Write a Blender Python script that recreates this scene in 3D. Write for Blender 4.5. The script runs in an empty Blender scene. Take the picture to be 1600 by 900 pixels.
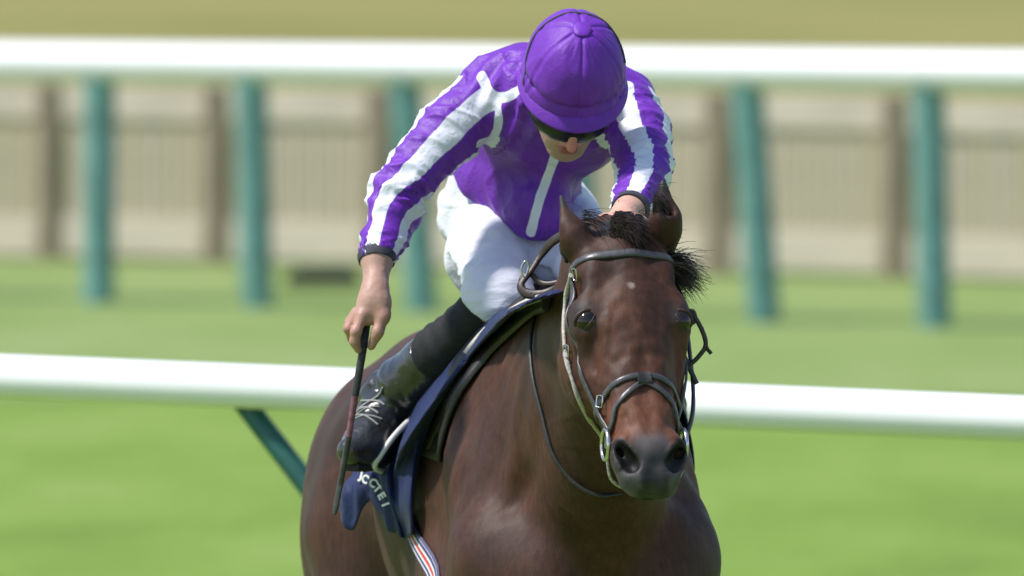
import bpy, bmesh, math, random
import numpy as np
from mathutils import Vector, Matrix
from mathutils.bvhtree import BVHTree

random.seed(7)
RNG = np.random.default_rng(7)
SC = bpy.context.scene
COL = SC.collection

# ------------------------------------------------------------------ camera
CAM_H, FOC = 2.57, 16600.0            # camera height (m), focal length in photo pixels (1600 wide)
PITCH = math.atan2(743.0, FOC)
cam_data = bpy.data.cameras.new("camera")
cam = bpy.data.objects.new("camera", cam_data)
COL.objects.link(cam)
cam.location = (0.0, -20.0, CAM_H)
cam.rotation_euler = (math.pi / 2 - PITCH, 0, 0)
cam_data.sensor_width = 36.0
cam_data.lens = 36.0 * FOC / 1600.0
cam_data.clip_start = 0.5
cam_data.clip_end = 3000.0
cam_data.dof.use_dof = True
cam_data.dof.focus_distance = 20.35
cam_data.dof.aperture_fstop = 4.8
SC.camera = cam

# ------------------------------------------------------------------ light
SUN_DIR = Vector((-0.50, -0.14, 0.85)).normalized()      # towards the sun
world = bpy.data.worlds.new("World")
SC.world = world
world.use_nodes = True
wn = world.node_tree
for n in list(wn.nodes):
    wn.nodes.remove(n)
wo = wn.nodes.new("ShaderNodeOutputWorld")
wb = wn.nodes.new("ShaderNodeBackground")
ws = wn.nodes.new("ShaderNodeTexSky")
ws.sky_type = 'NISHITA'
ws.sun_disc = False
ws.sun_elevation = math.asin(SUN_DIR.z)
ws.sun_rotation = math.atan2(SUN_DIR.x, SUN_DIR.y)
ws.air_density = 1.0
ws.dust_density = 1.0
ws.ozone_density = 2.0
wb.inputs[1].default_value = 0.125
wn.links.new(ws.outputs[0], wb.inputs[0])
wn.links.new(wb.outputs[0], wo.inputs[0])
sun_data = bpy.data.lights.new("sun", 'SUN')
sun = bpy.data.objects.new("sun", sun_data)
COL.objects.link(sun)
sun_data.energy = 3.7
sun_data.angle = math.radians(6.0)
sun_data.color = (1.0, 0.96, 0.92)
sun.rotation_euler = SUN_DIR.to_track_quat('Z', 'Y').to_euler()
sun.location = SUN_DIR * 40
SC.view_settings.view_transform = 'Standard'
SC.view_settings.look = 'None'
SC.view_settings.exposure = 0.5
SC.view_settings.gamma = 1.0

# ------------------------------------------------------------------ helpers
_ct, _st = math.cos(PITCH), math.sin(PITCH)


def P(px, py, Y):
    """World point at depth Y seen at photo pixel (px, py)."""
    a, b = (px - 800.0) / FOC, (450.0 - py) / FOC
    dx, dy, dz = a, _ct + b * _st, -_st + b * _ct
    t = (Y + 20.0) / dy
    return np.array((t * dx, Y, CAM_H + t * dz))


def ray(px, py):
    a, b = (px - 800.0) / FOC, (450.0 - py) / FOC
    return Vector((0, -20.0, CAM_H)), Vector((a, _ct + b * _st, -_st + b * _ct)).normalized()


def unit(v):
    v = np.asarray(v, float)
    return v / max(1e-9, np.linalg.norm(v))


def thing(name, label, cat, loc=(0, 0, 0), group=None):
    o = bpy.data.objects.new(name, None)
    COL.objects.link(o)
    o.location = loc
    o.empty_display_size = 0.1
    o['label'] = label
    o['category'] = cat
    if group:
        o['group'] = group
    return o


def link(name, me, mat=None, parent=None, label=None, kind=None):
    o = bpy.data.objects.new(name, me)
    COL.objects.link(o)
    if mat is not None and len(me.materials) == 0:
        me.materials.append(mat)
    if parent is not None:
        o.parent = parent
    if label:
        o['label'] = label
    if kind:
        o['kind'] = kind
    return o


def mesh_np(name, v, quads, smooth=True):
    v = np.asarray(v, np.float32)
    q = np.asarray(quads, np.int32)
    me = bpy.data.meshes.new(name)
    k = q.shape[1]
    me.vertices.add(len(v))
    me.vertices.foreach_set('co', v.ravel())
    me.loops.add(q.size)
    me.loops.foreach_set('vertex_index', q.ravel())
    me.polygons.add(len(q))
    me.polygons.foreach_set('loop_start', np.arange(0, q.size, k, dtype=np.int32))
    me.polygons.foreach_set('loop_total', np.full(len(q), k, np.int32))
    me.polygons.foreach_set('use_smooth', np.full(len(q), smooth, bool))
    me.update(calc_edges=True)
    me.validate()
    return me


def mesh_py(name, v, f, smooth=True):
    me = bpy.data.meshes.new(name)
    me.from_pydata([tuple(map(float, p)) for p in v], [], f)
    me.polygons.foreach_set('use_smooth', [smooth] * len(me.polygons))
    me.update()
    if smooth:
        me.set_sharp_from_angle(angle=math.radians(62))
    return me


def attr(me, name, arr):
    a = me.attributes.new(name, 'FLOAT', 'POINT')
    a.data.foreach_set('value', np.asarray(arr, np.float32))


def catmull(pts, n):
    """Smooth resampling of a control polyline (any dimension) to n points."""
    p = np.asarray(pts, float)
    if len(p) == 2:
        t = np.linspace(0, 1, n)[:, None]
        return p[0] * (1 - t) + p[1] * t
    ext = np.vstack([2 * p[0] - p[1], p, 2 * p[-1] - p[-2]])
    u = np.linspace(0, len(p) - 1 - 1e-6, n)
    i = u.astype(int)
    t = (u - i)[:, None]
    p0, p1, p2, p3 = ext[i], ext[i + 1], ext[i + 2], ext[i + 3]
    return 0.5 * (2 * p1 + (p2 - p0) * t + (2 * p0 - 5 * p1 + 4 * p2 - p3) * t * t + (3 * p1 - p0 - 3 * p2 + p3) * t ** 3)


def frames(path):
    p = np.asarray(path, float)
    tan = np.gradient(p, axis=0)
    tan /= np.maximum(1e-9, np.linalg.norm(tan, axis=1))[:, None]
    ref = np.array((0.13, -0.9, 0.3)) if abs(tan[0] @ unit((0.13, -0.9, 0.3))) < 0.9 else np.array((1.0, 0, 0))
    n = unit(ref - (ref @ tan[0]) * tan[0])
    N = []
    for t in tan:
        n = unit(n - (n @ t) * t)
        N.append(n)
    N = np.array(N)
    return tan, N, np.cross(tan, N)


def tube_vf(path, rad, seg=8, caps=True, base=0):
    p = np.asarray(path, float)
    r = np.broadcast_to(np.asarray(rad, float), (len(p),))
    _, N, B = frames(p)
    a = np.linspace(0, 2 * math.pi, seg, endpoint=False)
    ring = np.cos(a)[None, :, None] * N[:, None] + np.sin(a)[None, :, None] * B[:, None]
    v = (p[:, None] + ring * r[:, None, None]).reshape(-1, 3)
    f = []
    for i in range(len(p) - 1):
        for j in range(seg):
            k = (j + 1) % seg
            f.append((base + i * seg + j, base + i * seg + k, base + (i + 1) * seg + k, base + (i + 1) * seg + j))
    if caps:
        f.append(tuple(base + j for j in reversed(range(seg))))
        f.append(tuple(base + (len(p) - 1) * seg + j for j in range(seg)))
    return v, f


def tube(name, path, rad, mat, parent=None, seg=8, label=None):
    v, f = tube_vf(path, rad, seg)
    return link(name, mesh_py(name, v, f), mat, parent, label)


def ribbon_vf(path, nrm, width, thick, base=0):
    """Leather strap: rounded flat section following path, nrm = outward normals."""
    p = np.asarray(path, float)
    n = np.asarray(nrm, float)
    w = np.broadcast_to(np.asarray(width, float), (len(p),))
    tan = np.gradient(p, axis=0)
    tan /= np.maximum(1e-9, np.linalg.norm(tan, axis=1))[:, None]
    n = n - np.sum(n * tan, 1)[:, None] * tan
    n /= np.maximum(1e-9, np.linalg.norm(n, axis=1))[:, None]
    b = np.cross(tan, n)
    prof = [(-.5, 0), (-.46, .7), (-.3, 1), (.3, 1), (.46, .7), (.5, 0), (.4, -.35), (-.4, -.35)]
    K = len(prof)
    v = np.concatenate([(p + b * (w * q[0])[:, None] + n * (thick * q[1]))[:, None] for q in prof], 1).reshape(-1, 3)
    f = []
    for i in range(len(p) - 1):
        for j in range(K):
            k = (j + 1) % K
            f.append((base + i * K + j, base + i * K + k, base + (i + 1) * K + k, base + (i + 1) * K + j))
    f.append(tuple(base + j for j in reversed(range(K))))
    f.append(tuple(base + (len(p) - 1) * K + j for j in range(K)))
    return v, f


def ribbon(name, path, nrm, width, thick, mat, parent=None, label=None):
    v, f = ribbon_vf(path, nrm, width, thick)
    return link(name, mesh_py(name, v, f), mat, parent, label)


def box_me(name, lo, hi, bev=0.004, seg=1):
    bm = bmesh.new()
    bmesh.ops.create_cube(bm, size=1.0)
    lo, hi = Vector(lo), Vector(hi)
    for v in bm.verts:
        v.co = Vector([(lo[i] + hi[i]) / 2 + v.co[i] * (hi[i] - lo[i]) for i in range(3)])
    if bev:
        bmesh.ops.bevel(bm, geom=list(bm.edges), offset=bev, segments=seg, affect='EDGES')
    me = bpy.data.meshes.new(name)
    bm.to_mesh(me)
    bm.free()
    return me


# ---- value noise on points
_TAB = RNG.random((32, 32, 32)).astype(np.float32)


def noise(p, f):
    q = np.asarray(p) * f
    i = np.floor(q).astype(int)
    t = q - i
    t = t * t * (3 - 2 * t)
    out = 0
    for a in (0, 1):
        wa = t[:, 0] if a else 1 - t[:, 0]
        for b in (0, 1):
            wb_ = t[:, 1] if b else 1 - t[:, 1]
            for c in (0, 1):
                wc = t[:, 2] if c else 1 - t[:, 2]
                out = out + wa * wb_ * wc * _TAB[(i[:, 0] + a) % 32, (i[:, 1] + b) % 32, (i[:, 2] + c) % 32]
    return out * 2 - 1


def sstep(a, b, x):
    t = np.clip((np.asarray(x, float) - a) / (b - a), 0, 1)
    return t * t * (3 - 2 * t)


def crease(p, f, sharp=3.0):
    """Sharp-ridged folds, 0..1."""
    return (1 - np.abs(noise(p, f))) ** sharp


# ---- signed-distance sculpting on a rectilinear grid
def axis(*stops):
    """axis(start, h1, x1, h2, x2 ...): grid lines with spacing h up to each x."""
    out = [stops[0]]
    for h, x in zip(stops[1::2], stops[2::2]):
        n = max(1, int(round((x - out[-1]) / h)))
        out += list(out[-1] + (x - out[-1]) * (np.arange(1, n + 1) / n))
    return np.array(out, np.float32)


class Field:
    def __init__(self, xs, ys, zs):
        self.ax = (xs, ys, zs)
        self.D = np.full((len(xs), len(ys), len(zs)), 0.2, np.float32)

    def _box(self, lo, hi):
        s = []
        for a, l, h in zip(self.ax, lo, hi):
            i = max(0, np.searchsorted(a, l) - 1)
            j = min(len(a), np.searchsorted(a, h) + 1)
            s.append(slice(i, max(i + 1, j)))
        return tuple(s)

    def op(self, fn, lo, hi, k, sub=False):
        k = max(k, 1e-4)
        s = self._box(np.asarray(lo) - k - 0.012, np.asarray(hi) + k + 0.012)
        X = self.ax[0][s[0]][:, None, None]
        Y = self.ax[1][s[1]][None, :, None]
        Z = self.ax[2][s[2]][None, None, :]
        d = fn(X, Y, Z).astype(np.float32)
        a = self.D[s]
        if sub:
            d = -d
            h = np.maximum(k - np.abs(a - d), 0) / k
            self.D[s] = np.maximum(a, d) + h * h * k * 0.25
        else:
            h = np.maximum(k - np.abs(a - d), 0) / k
            self.D[s] = np.minimum(a, d) - h * h * k * 0.25

    def cap(self, p1, r1, p2, r2, k=0.02, sub=False, sq=None):
        """Round cone; sq=(axis_vector, factor) squashes it along that axis about p1."""
        p1, p2 = np.asarray(p1, float), np.asarray(p2, float)
        d = p2 - p1
        L2 = max(1e-9, d @ d)
        R = max(r1, r2)

        def fn(X, Y, Z):
            x, y, z = X - p1[0], Y - p1[1], Z - p1[2]
            t = np.clip((x * d[0] + y * d[1] + z * d[2]) / L2, 0, 1)
            x, y, z = x - t * d[0], y - t * d[1], z - t * d[2]
            if sq is not None:
                a, s = sq
                c = (x * a[0] + y * a[1] + z * a[2]) * (1 / s - 1)
                x, y, z = x + c * a[0], y + c * a[1], z + c * a[2]
                m = min(1.0, 0.5 + 0.5 * s) if s < 1 else 1.0
                return (np.sqrt(x * x + y * y + z * z) - (r1 + (r2 - r1) * t)) * m
            return np.sqrt(x * x + y * y + z * z) - (r1 + (r2 - r1) * t)
        R2 = R * (max(1, sq[1]) if sq is not None else 1)
        self.op(fn, np.minimum(p1, p2) - R2, np.maximum(p1, p2) + R2, k, sub)

    def chain(self, pts, rad, k=0.02, sub=False, sq=None):
        for i in range(len(pts) - 1):
            self.cap(pts[i], rad[i], pts[i + 1], rad[i + 1], k, sub, sq)

    def ell(self, c, r, k=0.02, M=None, sub=False):
        """Ellipsoid; rows of M are its axes."""
        c, r = np.asarray(c, float), np.asarray(r, float)
        M = np.eye(3) if M is None else np.asarray(M, float)
        ext = np.sqrt(((M * r[:, None]) ** 2).sum(0))

        def fn(X, Y, Z):
            x, y, z = X - c[0], Y - c[1], Z - c[2]
            q = [x * m[0] + y * m[1] + z * m[2] for m in M]
            k0 = np.sqrt(sum((a / s) ** 2 for a, s in zip(q, r)))
            k1 = np.sqrt(sum((a / s ** 2) ** 2 for a, s in zip(q, r)))
            return k0 * (k0 - 1) / np.maximum(k1, 1e-6)
        self.op(fn, c - ext, c + ext, k, sub)

    def cut(self, p, n, lo, hi, k=0.004):
        """Remove what lies on the +n side of the plane through p, inside the box."""
        p, n = np.asarray(p, float), unit(n)
        self.op(lambda X, Y, Z: -((X - p[0]) * n[0] + (Y - p[1]) * n[1] + (Z - p[2]) * n[2]), lo, hi, k, True)

    def mesh(self, smooth=2):
        D = self.D
        xs, ys, zs = self.ax
        s = D < 0
        c = np.zeros(tuple(n - 1 for n in D.shape), np.int8)
        for i in (0, 1):
            for j in (0, 1):
                for k in (0, 1):
                    c += s[i:i + c.shape[0], j:j + c.shape[1], k:k + c.shape[2]]
        I = np.argwhere((c > 0) & (c < 8))
        acc = np.zeros((len(I), 3))
        cnt = np.zeros(len(I))
        corner = [(i, j, k) for i in (0, 1) for j in (0, 1) for k in (0, 1)]
        val = {q: D[I[:, 0] + q[0], I[:, 1] + q[1], I[:, 2] + q[2]] for q in corner}
        pos = {q: np.stack([xs[I[:, 0] + q[0]], ys[I[:, 1] + q[1]], zs[I[:, 2] + q[2]]], 1) for q in corner}
        for a in corner:
            for b in corner:
                if sum(abs(x - y) for x, y in zip(a, b)) == 1 and a < b:
                    m = (val[a] < 0) != (val[b] < 0)
                    t = (val[a] / np.where(m, val[a] - val[b], 1))[:, None]
                    acc += np.where(m[:, None], pos[a] * (1 - t) + pos[b] * t, 0)
                    cnt += m
        V = acc / cnt[:, None]
        idx = np.full(c.shape, -1, np.int32)
        idx[I[:, 0], I[:, 1], I[:, 2]] = np.arange(len(I))
        Q = []
        for ax in range(3):
            sl = [slice(1, -1)] * 3
            a, b = list(sl), list(sl)
            a[ax], b[ax] = slice(0, -1), slice(1, None)
            sa, sb = s[tuple(a)], s[tuple(b)]
            E = np.argwhere(sa != sb)
            flip = sa[E[:, 0], E[:, 1], E[:, 2]]
            E = E + np.array([0 if i == ax else 1 for i in range(3)])
            o1, o2 = [(1, 2), (2, 0), (0, 1)][ax]
            e1, e2 = np.eye(3, dtype=int)[o1], np.eye(3, dtype=int)[o2]
            q = np.stack([idx[tuple((E - e1 - e2).T)], idx[tuple((E - e2).T)], idx[tuple(E.T)], idx[tuple((E - e1).T)]], 1)
            q[~flip] = q[~flip][:, ::-1]
            Q.append(q)
        Q = np.concatenate(Q)
        Q = Q[(Q >= 0).all(1)]
        # keep the biggest connected piece(s): drop specks
        for it in range(smooth):
            for lam in (0.5, -0.4):
                V = V + lam * (nbr_mean(V, Q) - V)
        return V, Q


def nbr_mean(V, Q):
    a = Q.ravel()
    b = np.roll(Q, -1, 1).ravel()
    n = len(V)
    cnt = np.bincount(a, minlength=n) + np.bincount(b, minlength=n)
    out = np.empty_like(V)
    for i in range(3):
        out[:, i] = np.bincount(a, V[b, i], n) + np.bincount(b, V[a, i], n)
    return out / np.maximum(cnt, 1)[:, None]


def normals(V, Q):
    fn = np.cross(V[Q[:, 2]] - V[Q[:, 0]], V[Q[:, 3]] - V[Q[:, 1]])
    N = np.zeros_like(V)
    for k in range(4):
        for i in range(3):
            N[:, i] += np.bincount(Q[:, k], fn[:, i], len(V))
    return N / np.maximum(1e-12, np.linalg.norm(N, axis=1))[:, None]


def poly_dist(V, pts):
    """Distance of points to a polyline, with the arc length of the nearest place."""
    pts = np.asarray(pts, float)
    best = np.full(len(V), 1e9)
    arc = np.zeros(len(V))
    L = 0
    for a, b in zip(pts[:-1], pts[1:]):
        d = b - a
        l = np.linalg.norm(d)
        t = np.clip(((V - a) @ d) / max(1e-12, l * l), 0, 1)
        dd = np.linalg.norm(V - a - t[:, None] * d, axis=1)
        m = dd < best
        best[m] = dd[m]
        arc[m] = L + t[m] * l
        L += l
    return best, arc


# ------------------------------------------------------------------ materials
class Mat:
    """Small node-graph builder."""
    def __init__(self, name, rough=0.6, spec=0.5):
        self.m = bpy.data.materials.new(name)
        self.m.use_nodes = True
        self.nt = self.m.node_tree
        self.b = self.nt.nodes['Principled BSDF']
        self.b.inputs['Roughness'].default_value = rough
        self.b.inputs['Specular IOR Level'].default_value = spec

    def n(self, t, **kw):
        x = self.nt.nodes.new(t)
        for k, v in kw.items():
            setattr(x, k, v)
        return x

    def l(self, a, b):
        self.nt.links.new(a, b)

    def noise(self, scale, detail=4, rough=0.55, coord='Object', stretch=None, dist=0.0):
        tc = self.n('ShaderNodeTexCoord')
        nz = self.n('ShaderNodeTexNoise')
        nz.inputs['Scale'].default_value = scale
        nz.inputs['Detail'].default_value = detail
        nz.inputs['Roughness'].default_value = rough
        nz.inputs['Distortion'].default_value = dist
        if stretch:
            mp = self.n('ShaderNodeMapping')
            mp.inputs['Scale'].default_value = stretch
            self.l(tc.outputs[coord], mp.inputs[0])
            self.l(mp.outputs[0], nz.inputs['Vector'])
        else:
            self.l(tc.outputs[coord], nz.inputs['Vector'])
        return nz.outputs[0]

    def ramp(self, fac, stops):
        r = self.n('ShaderNodeValToRGB')
        e = r.color_ramp.elements
        while len(e) < len(stops):
            e.new(0.5)
        for x, (p, c) in zip(e, stops):
            x.position = p
            x.color = tuple(c) + (1,) if len(c) == 3 else c
        self.l(fac, r.inputs[0])
        return r.outputs[0]

    def mix(self, fac, a, b):
        x = self.n('ShaderNodeMix', data_type='RGBA')
        for sock, val in ((x.inputs[0], fac), (x.inputs[6], a), (x.inputs[7], b)):
            if isinstance(val, (int, float)):
                sock.default_value = val
            elif isinstance(val, tuple):
                sock.default_value = val + (1,) if len(val) == 3 else val
            else:
                self.l(val, sock)
        return x.outputs[2]

    def attr(self, name):
        a = self.n('ShaderNodeAttribute')
        a.attribute_name = name
        return a.outputs['Fac']

    def step(self, val, lo, hi):
        r = self.n('ShaderNodeMapRange')
        r.interpolation_type = 'SMOOTHSTEP'
        r.inputs[1].default_value = lo
        r.inputs[2].default_value = hi
        self.l(val, r.inputs[0])
        return r.outputs[0]

    def bump(self, h, strength=0.3, dist=0.01):
        b = self.n('ShaderNodeBump')
        b.inputs['Strength'].default_value = strength
        b.inputs['Distance'].default_value = dist
        self.l(h, b.inputs['Height'])
        self.l(b.outputs[0], self.b.inputs['Normal'])

    def color(self, c):
        if isinstance(c, tuple):
            self.b.inputs['Base Color'].default_value = c + (1,)
        else:
            self.l(c, self.b.inputs['Base Color'])


def simple(name, c, rough=0.6, spec=0.5, var=0.15, scale=40, bump=0.0, metal=0.0, stretch=None):
    M = Mat(name, rough, spec)
    lo = tuple(max(0, x * (1 - var)) for x in c)
    hi = tuple(min(1, x * (1 + var)) for x in c)
    nz = M.noise(scale, 5, 0.6, stretch=stretch)
    M.color(M.ramp(nz, [(0.3, lo), (0.7, hi)]))
    M.b.inputs['Metallic'].default_value = metal
    if bump:
        M.bump(nz, bump, 0.004)
    return M.m
# ================================================================== setting
def ground_material(name, stops, scale, fine):
    M = Mat(name, 0.9, 0.1)
    a = M.noise(scale, 5, 0.6, stretch=(1, 0.45, 1))
    b = M.noise(fine, 4, 0.65)
    mx = M.n('ShaderNodeMath', operation='MULTIPLY_ADD')
    M.l(b, mx.inputs[0])
    mx.inputs[1].default_value = 0.45
    M.l(a, mx.inputs[2])
    sb = M.n('ShaderNodeMath', operation='SUBTRACT')
    M.l(mx.outputs[0], sb.inputs[0])
    sb.inputs[1].default_value = 0.22
    M.color(M.ramp(sb.outputs[0], stops))
    M.bump(b, 0.5, 0.03)
    return M.m


def sheet(name, x0, x1, y0, y1, z, mat, nx=24, ny=24, amp=0.0):
    xs, ys = np.linspace(x0, x1, nx), np.linspace(y0, y1, ny)
    X, Y = np.meshgrid(xs, ys, indexing='ij')
    V = np.stack([X, Y, np.full_like(X, z)], -1).reshape(-1, 3)
    if amp:
        V[:, 2] += amp * noise(V, 0.05)
    i = np.arange(nx * ny).reshape(nx, ny)
    Q = np.stack([i[:-1, :-1], i[1:, :-1], i[1:, 1:], i[:-1, 1:]], -1).reshape(-1, 4)
    return link(name, mesh_np(name, V, Q), mat, kind='structure')


turf = ground_material("turf", [(0.22, (0.115, 0.19, 0.032)), (0.5, (0.165, 0.255, 0.048)), (0.78, (0.22, 0.295, 0.080))], 0.9, 14)
rough_turf = ground_material("rough_turf", [(0.22, (0.145, 0.205, 0.056)), (0.5, (0.195, 0.265, 0.085)), (0.78, (0.245, 0.295, 0.120))], 0.7, 10)
dry_turf = ground_material("dry_turf", [(0.25, (0.175, 0.165, 0.050)), (0.5, (0.215, 0.205, 0.066)), (0.75, (0.26, 0.235, 0.088))], 0.12, 4)
sheet("racecourse_turf", -500, 500, -200, 2500, 0.0, turf, 30, 60)
sheet("grass_verge", -120, 120, 26.5, 41.2, 0.004, rough_turf)
sheet("dry_grassland", -500, 500, 41.2, 2500, 0.008, dry_turf, 40, 60)

M = Mat("white_rail_plastic", 0.35, 0.5)
nz = M.noise(6, 5, 0.6, stretch=(0.3, 1, 1))
M.color(M.ramp(nz, [(0.25, (0.79, 0.795, 0.80)), (0.55, (0.82, 0.82, 0.82))]))
rail_white = M.m
rail_green = simple("green_post_plastic", (0.125, 0.27, 0.245), 0.4, 0.5, 0.25, 9)
rail_dark_green = simple("dark_green_brace_plastic", (0.012, 0.085, 0.072), 0.4, 0.5, 0.25, 9)
steel = simple("dull_steel", (0.35, 0.36, 0.36), 0.4, 0.5, 0.2, 60, metal=0.8)


def rail_run(th, a, b, r, n, mat, sag=0.0):
    """Rail lengths joined by slightly wider sleeves between world points a and b."""
    a, b = np.asarray(a), np.asarray(b)
    loc = np.array(th.location)
    for i in range(n):
        p, q = a + (b - a) * i / n, a + (b - a) * (i + 1) / n
        pts = [p + (q - p) * t - loc + np.array((0, 0, -sag * 4 * t * (1 - t))) for t in np.linspace(0.002, 0.998, 9)]
        tube("rail", pts, r, mat, th, 20)
        if i:
            tube("joint_sleeve", [p - unit(b - a) * 0.09 - loc, p + unit(b - a) * 0.09 - loc], r * 1.035, mat, th, 20)


# near running rail, right behind the horse
nr = thing("running_rail", "white running rail close behind the horse on dark green cranked legs", "rail", P(800, 1280, 6.8), "white running rails beside the track")
A, B = P(-700, 559, 5.5), P(2300, 684, 3.1)
A, B = A - (B - A) * .8, B + (B - A) * .8
rail_run(nr, A, B, 0.0515, 1, rail_white)
u = unit(B - A)
for px in (-2560, -1090, 374, 1840, 3300):
    t = (P(px, 600, 4.4)[0] - A[0]) / (B[0] - A[0])
    top = A + (B - A) * t
    loc = np.array(nr.location)
    pts = [top + np.array((0, 0.0, -0.03)), top + np.array((.03, .01, -0.07)), top + u * 0.25 + np.array((0, 0.02, -0.31)), top + u * 0.38 + np.array((0, 0.03, -0.5)),
           top + u * 0.43 + np.array((0, .03, -0.68)), top + u * 0.44 + np.array((0, .03, -top[2] - 0.05))]
    tube("post", catmull(pts, 22) - loc, 0.0265, rail_dark_green, nr, 14)

# far running rail
fr = thing("running_rail", "thick white running rail far behind the rider on leaning teal green posts", "rail", (0, 35, 0), "white running rails beside the track")
A, B = P(-500, 91, 37.0), P(2200, 119, 31.5)
A, B = A - (B - A) * .9, B + (B - A) * .9
rail_run(fr, A, B, 0.098, 1, rail_white)
loc = np.array(fr.location)
for px, lean in (*[(-630 - 262 * i, 10) for i in range(7)], *[(2222 + 262 * i, 20) for i in range(7)], (-370, 12), (-110, 10), (143, 10), (388, 14), (632, 28), (895, 22), (1160, 36), (1432, 30), (1700, 24), (1960, 24)):
    t = (P(px, 100, 34.5)[0] - A[0]) / (B[0] - A[0])
    top = A + (B - A) * t
    gx = (px + lean - 800) / FOC * (top[1] + 20)
    pts = [top + np.array((0, .01, -0.05)), np.array((top[0] * .5 + gx * .5, top[1] + .01, .6)), np.array((gx, top[1] + .01, -0.05))]
    tube("post", catmull(pts, 8) - loc, [0.085] * 8, rail_green, fr, 16)

# wooden fence behind the far rail
wf = thing("wooden_fence", "grey weathered board fence with brown posts behind the far rail", "fence", (0, 40, 0))
wood_board = simple("weathered_board", (0.43, 0.38, 0.29), 0.85, 0.2, 0.18, 5, 0.3, stretch=(3, 3, 0.5))
wood_pale = simple("pale_rail_board", (0.55, 0.485, 0.385), 0.85, 0.2, 0.15, 5, 0.3, stretch=(0.5, 3, 3))
wood_post = simple("brown_fence_post", (0.36, 0.285, 0.205), 0.85, 0.2, 0.3, 6, 0.3, stretch=(3, 3, 0.5))
posts = [-455 - 267 * i for i in range(8, 0, -1)] + [-455, -190, 75, 335, 588, 850, 1118, 1395, 1670, 1945] + [1945 + 272 * i for i in range(1, 9)]
yf = lambda px: 40.9 - (px - 124) / 1351 * 2.6
xf = lambda px: (px - 800) / FOC * (20 + yf(px))
board_me = [box_me("board", (-0.056, -0.011, 0.20), (0.056, 0.011, 0.83 + 0.008 * k), 0.004) for k in range(4)]
for me in board_me:
    me.materials.append(wood_board)
post_me = box_me("post", (-0.065, -0.05, -0.1), (0.065, 0.05, 1.03), 0.012)
post_me.materials.append(wood_post)
for i, px in enumerate(posts):
    p = link("post", post_me, None, wf)
    p.location = (xf(px), yf(px) - 0.04 - 40, 0)
    p.rotation_euler.z = random.uniform(-.1, .1)
    p.scale = (random.uniform(.9, 1.15), 1, 1)
for i in range(len(posts) - 1):
    x0, x1 = xf(posts[i]), xf(posts[i + 1])
    y0, y1 = yf(posts[i]), yf(posts[i + 1])
    ang = math.atan2(y1 - y0, x1 - x0)
    L = math.hypot(x1 - x0, y1 - y0)
    mid = Vector(((x0 + x1) / 2, (y0 + y1) / 2 - 40, 0))
    for nm, z0, z1, off in (("top_board", 0.815, 1.005, -0.045), ("bottom_board", 0.03, 0.255, -0.04)):
        o = link(nm, box_me(nm, (-L / 2 + .07, -.012, z0), (L / 2 - .07, .012, z1), 0.004), wood_pale, wf)
        o.location = mid + Vector((0, off + .03, random.uniform(-.01, .01)))
        o.rotation_euler.z = ang
    n = 8
    for k in range(n):
        t = (k + 0.5) / n
        o = link("board", board_me[(k * 3 + i) % 4], None, wf)
        o.location = (x0 + (x1 - x0) * t, y0 + (y1 - y0) * t - 40 + 0.012, random.uniform(-.012, .012))
        o.rotation_euler = (0, random.uniform(-.012, .012), ang)

# dark low block lying at the foot of the fence
db = thing("dark_slab", "low black slab lying on the grass at the foot of the board fence", "drain cover", P(505, 446, 37.6) * np.array((1, 1, 0)))
slab_mat = simple("black_slab", (0.06, 0.06, 0.05), 0.7, 0.3, 0.3, 20)
link("slab", box_me("slab", (-0.2, -0.15, 0.0), (0.2, 0.15, 0.075), 0.012, 2), slab_mat, db)
link("lid", box_me("lid", (-0.17, -0.12, 0.075), (0.17, 0.12, 0.095), 0.008, 2), slab_mat, db)
# ================================================================== horse
HLOC = np.array((0.10, 0.85, 0.0))
HYAW = math.radians(13.0)
HF = np.array((math.sin(HYAW), -math.cos(HYAW), 0.0))       # forward
HR = np.array((-math.cos(HYAW), -math.sin(HYAW), 0.0))      # the horse's right
HB = np.stack([HF, HR, np.array((0, 0, 1.0))])              # rows: u, v, z


def hw(u, v, z):
    return HLOC + u * HF + v * HR + np.array((0, 0, z))


# head frame: t along the face from poll to muzzle, v to the horse's right, n out of the forehead
HP0 = np.array((0.675, 0.037, 1.785))
_yaw, _roll = math.radians(0.6), math.radians(0.5)
_T = np.array((0.515, 0.0, -0.857))
_N = np.array((0.857, 0.0, 0.515))
_V = np.array((0.0, 1.0, 0.0))
_Ry = np.array([[math.cos(_yaw), -math.sin(_yaw), 0], [math.sin(_yaw), math.cos(_yaw), 0], [0, 0, 1]])
HT, HV, HN = _Ry @ _T, _Ry @ _V, _Ry @ _N
_c, _s = math.cos(_roll), math.sin(_roll)
HT, HV = _c * HT + _s * HV, _c * HV - _s * HT
HM = np.stack([HT, HV, HN])


def hp(t, v, n):
    return HP0 + t * .97 * HT + v * HV + n * HN


F = Field(axis(-1.55, .011, 0.40, .0042, 1.12), axis(-.40, .010, -.13, .0042, .21, .010, .42), axis(-0.02, .013, 1.14, .0045, 2.02))
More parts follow.
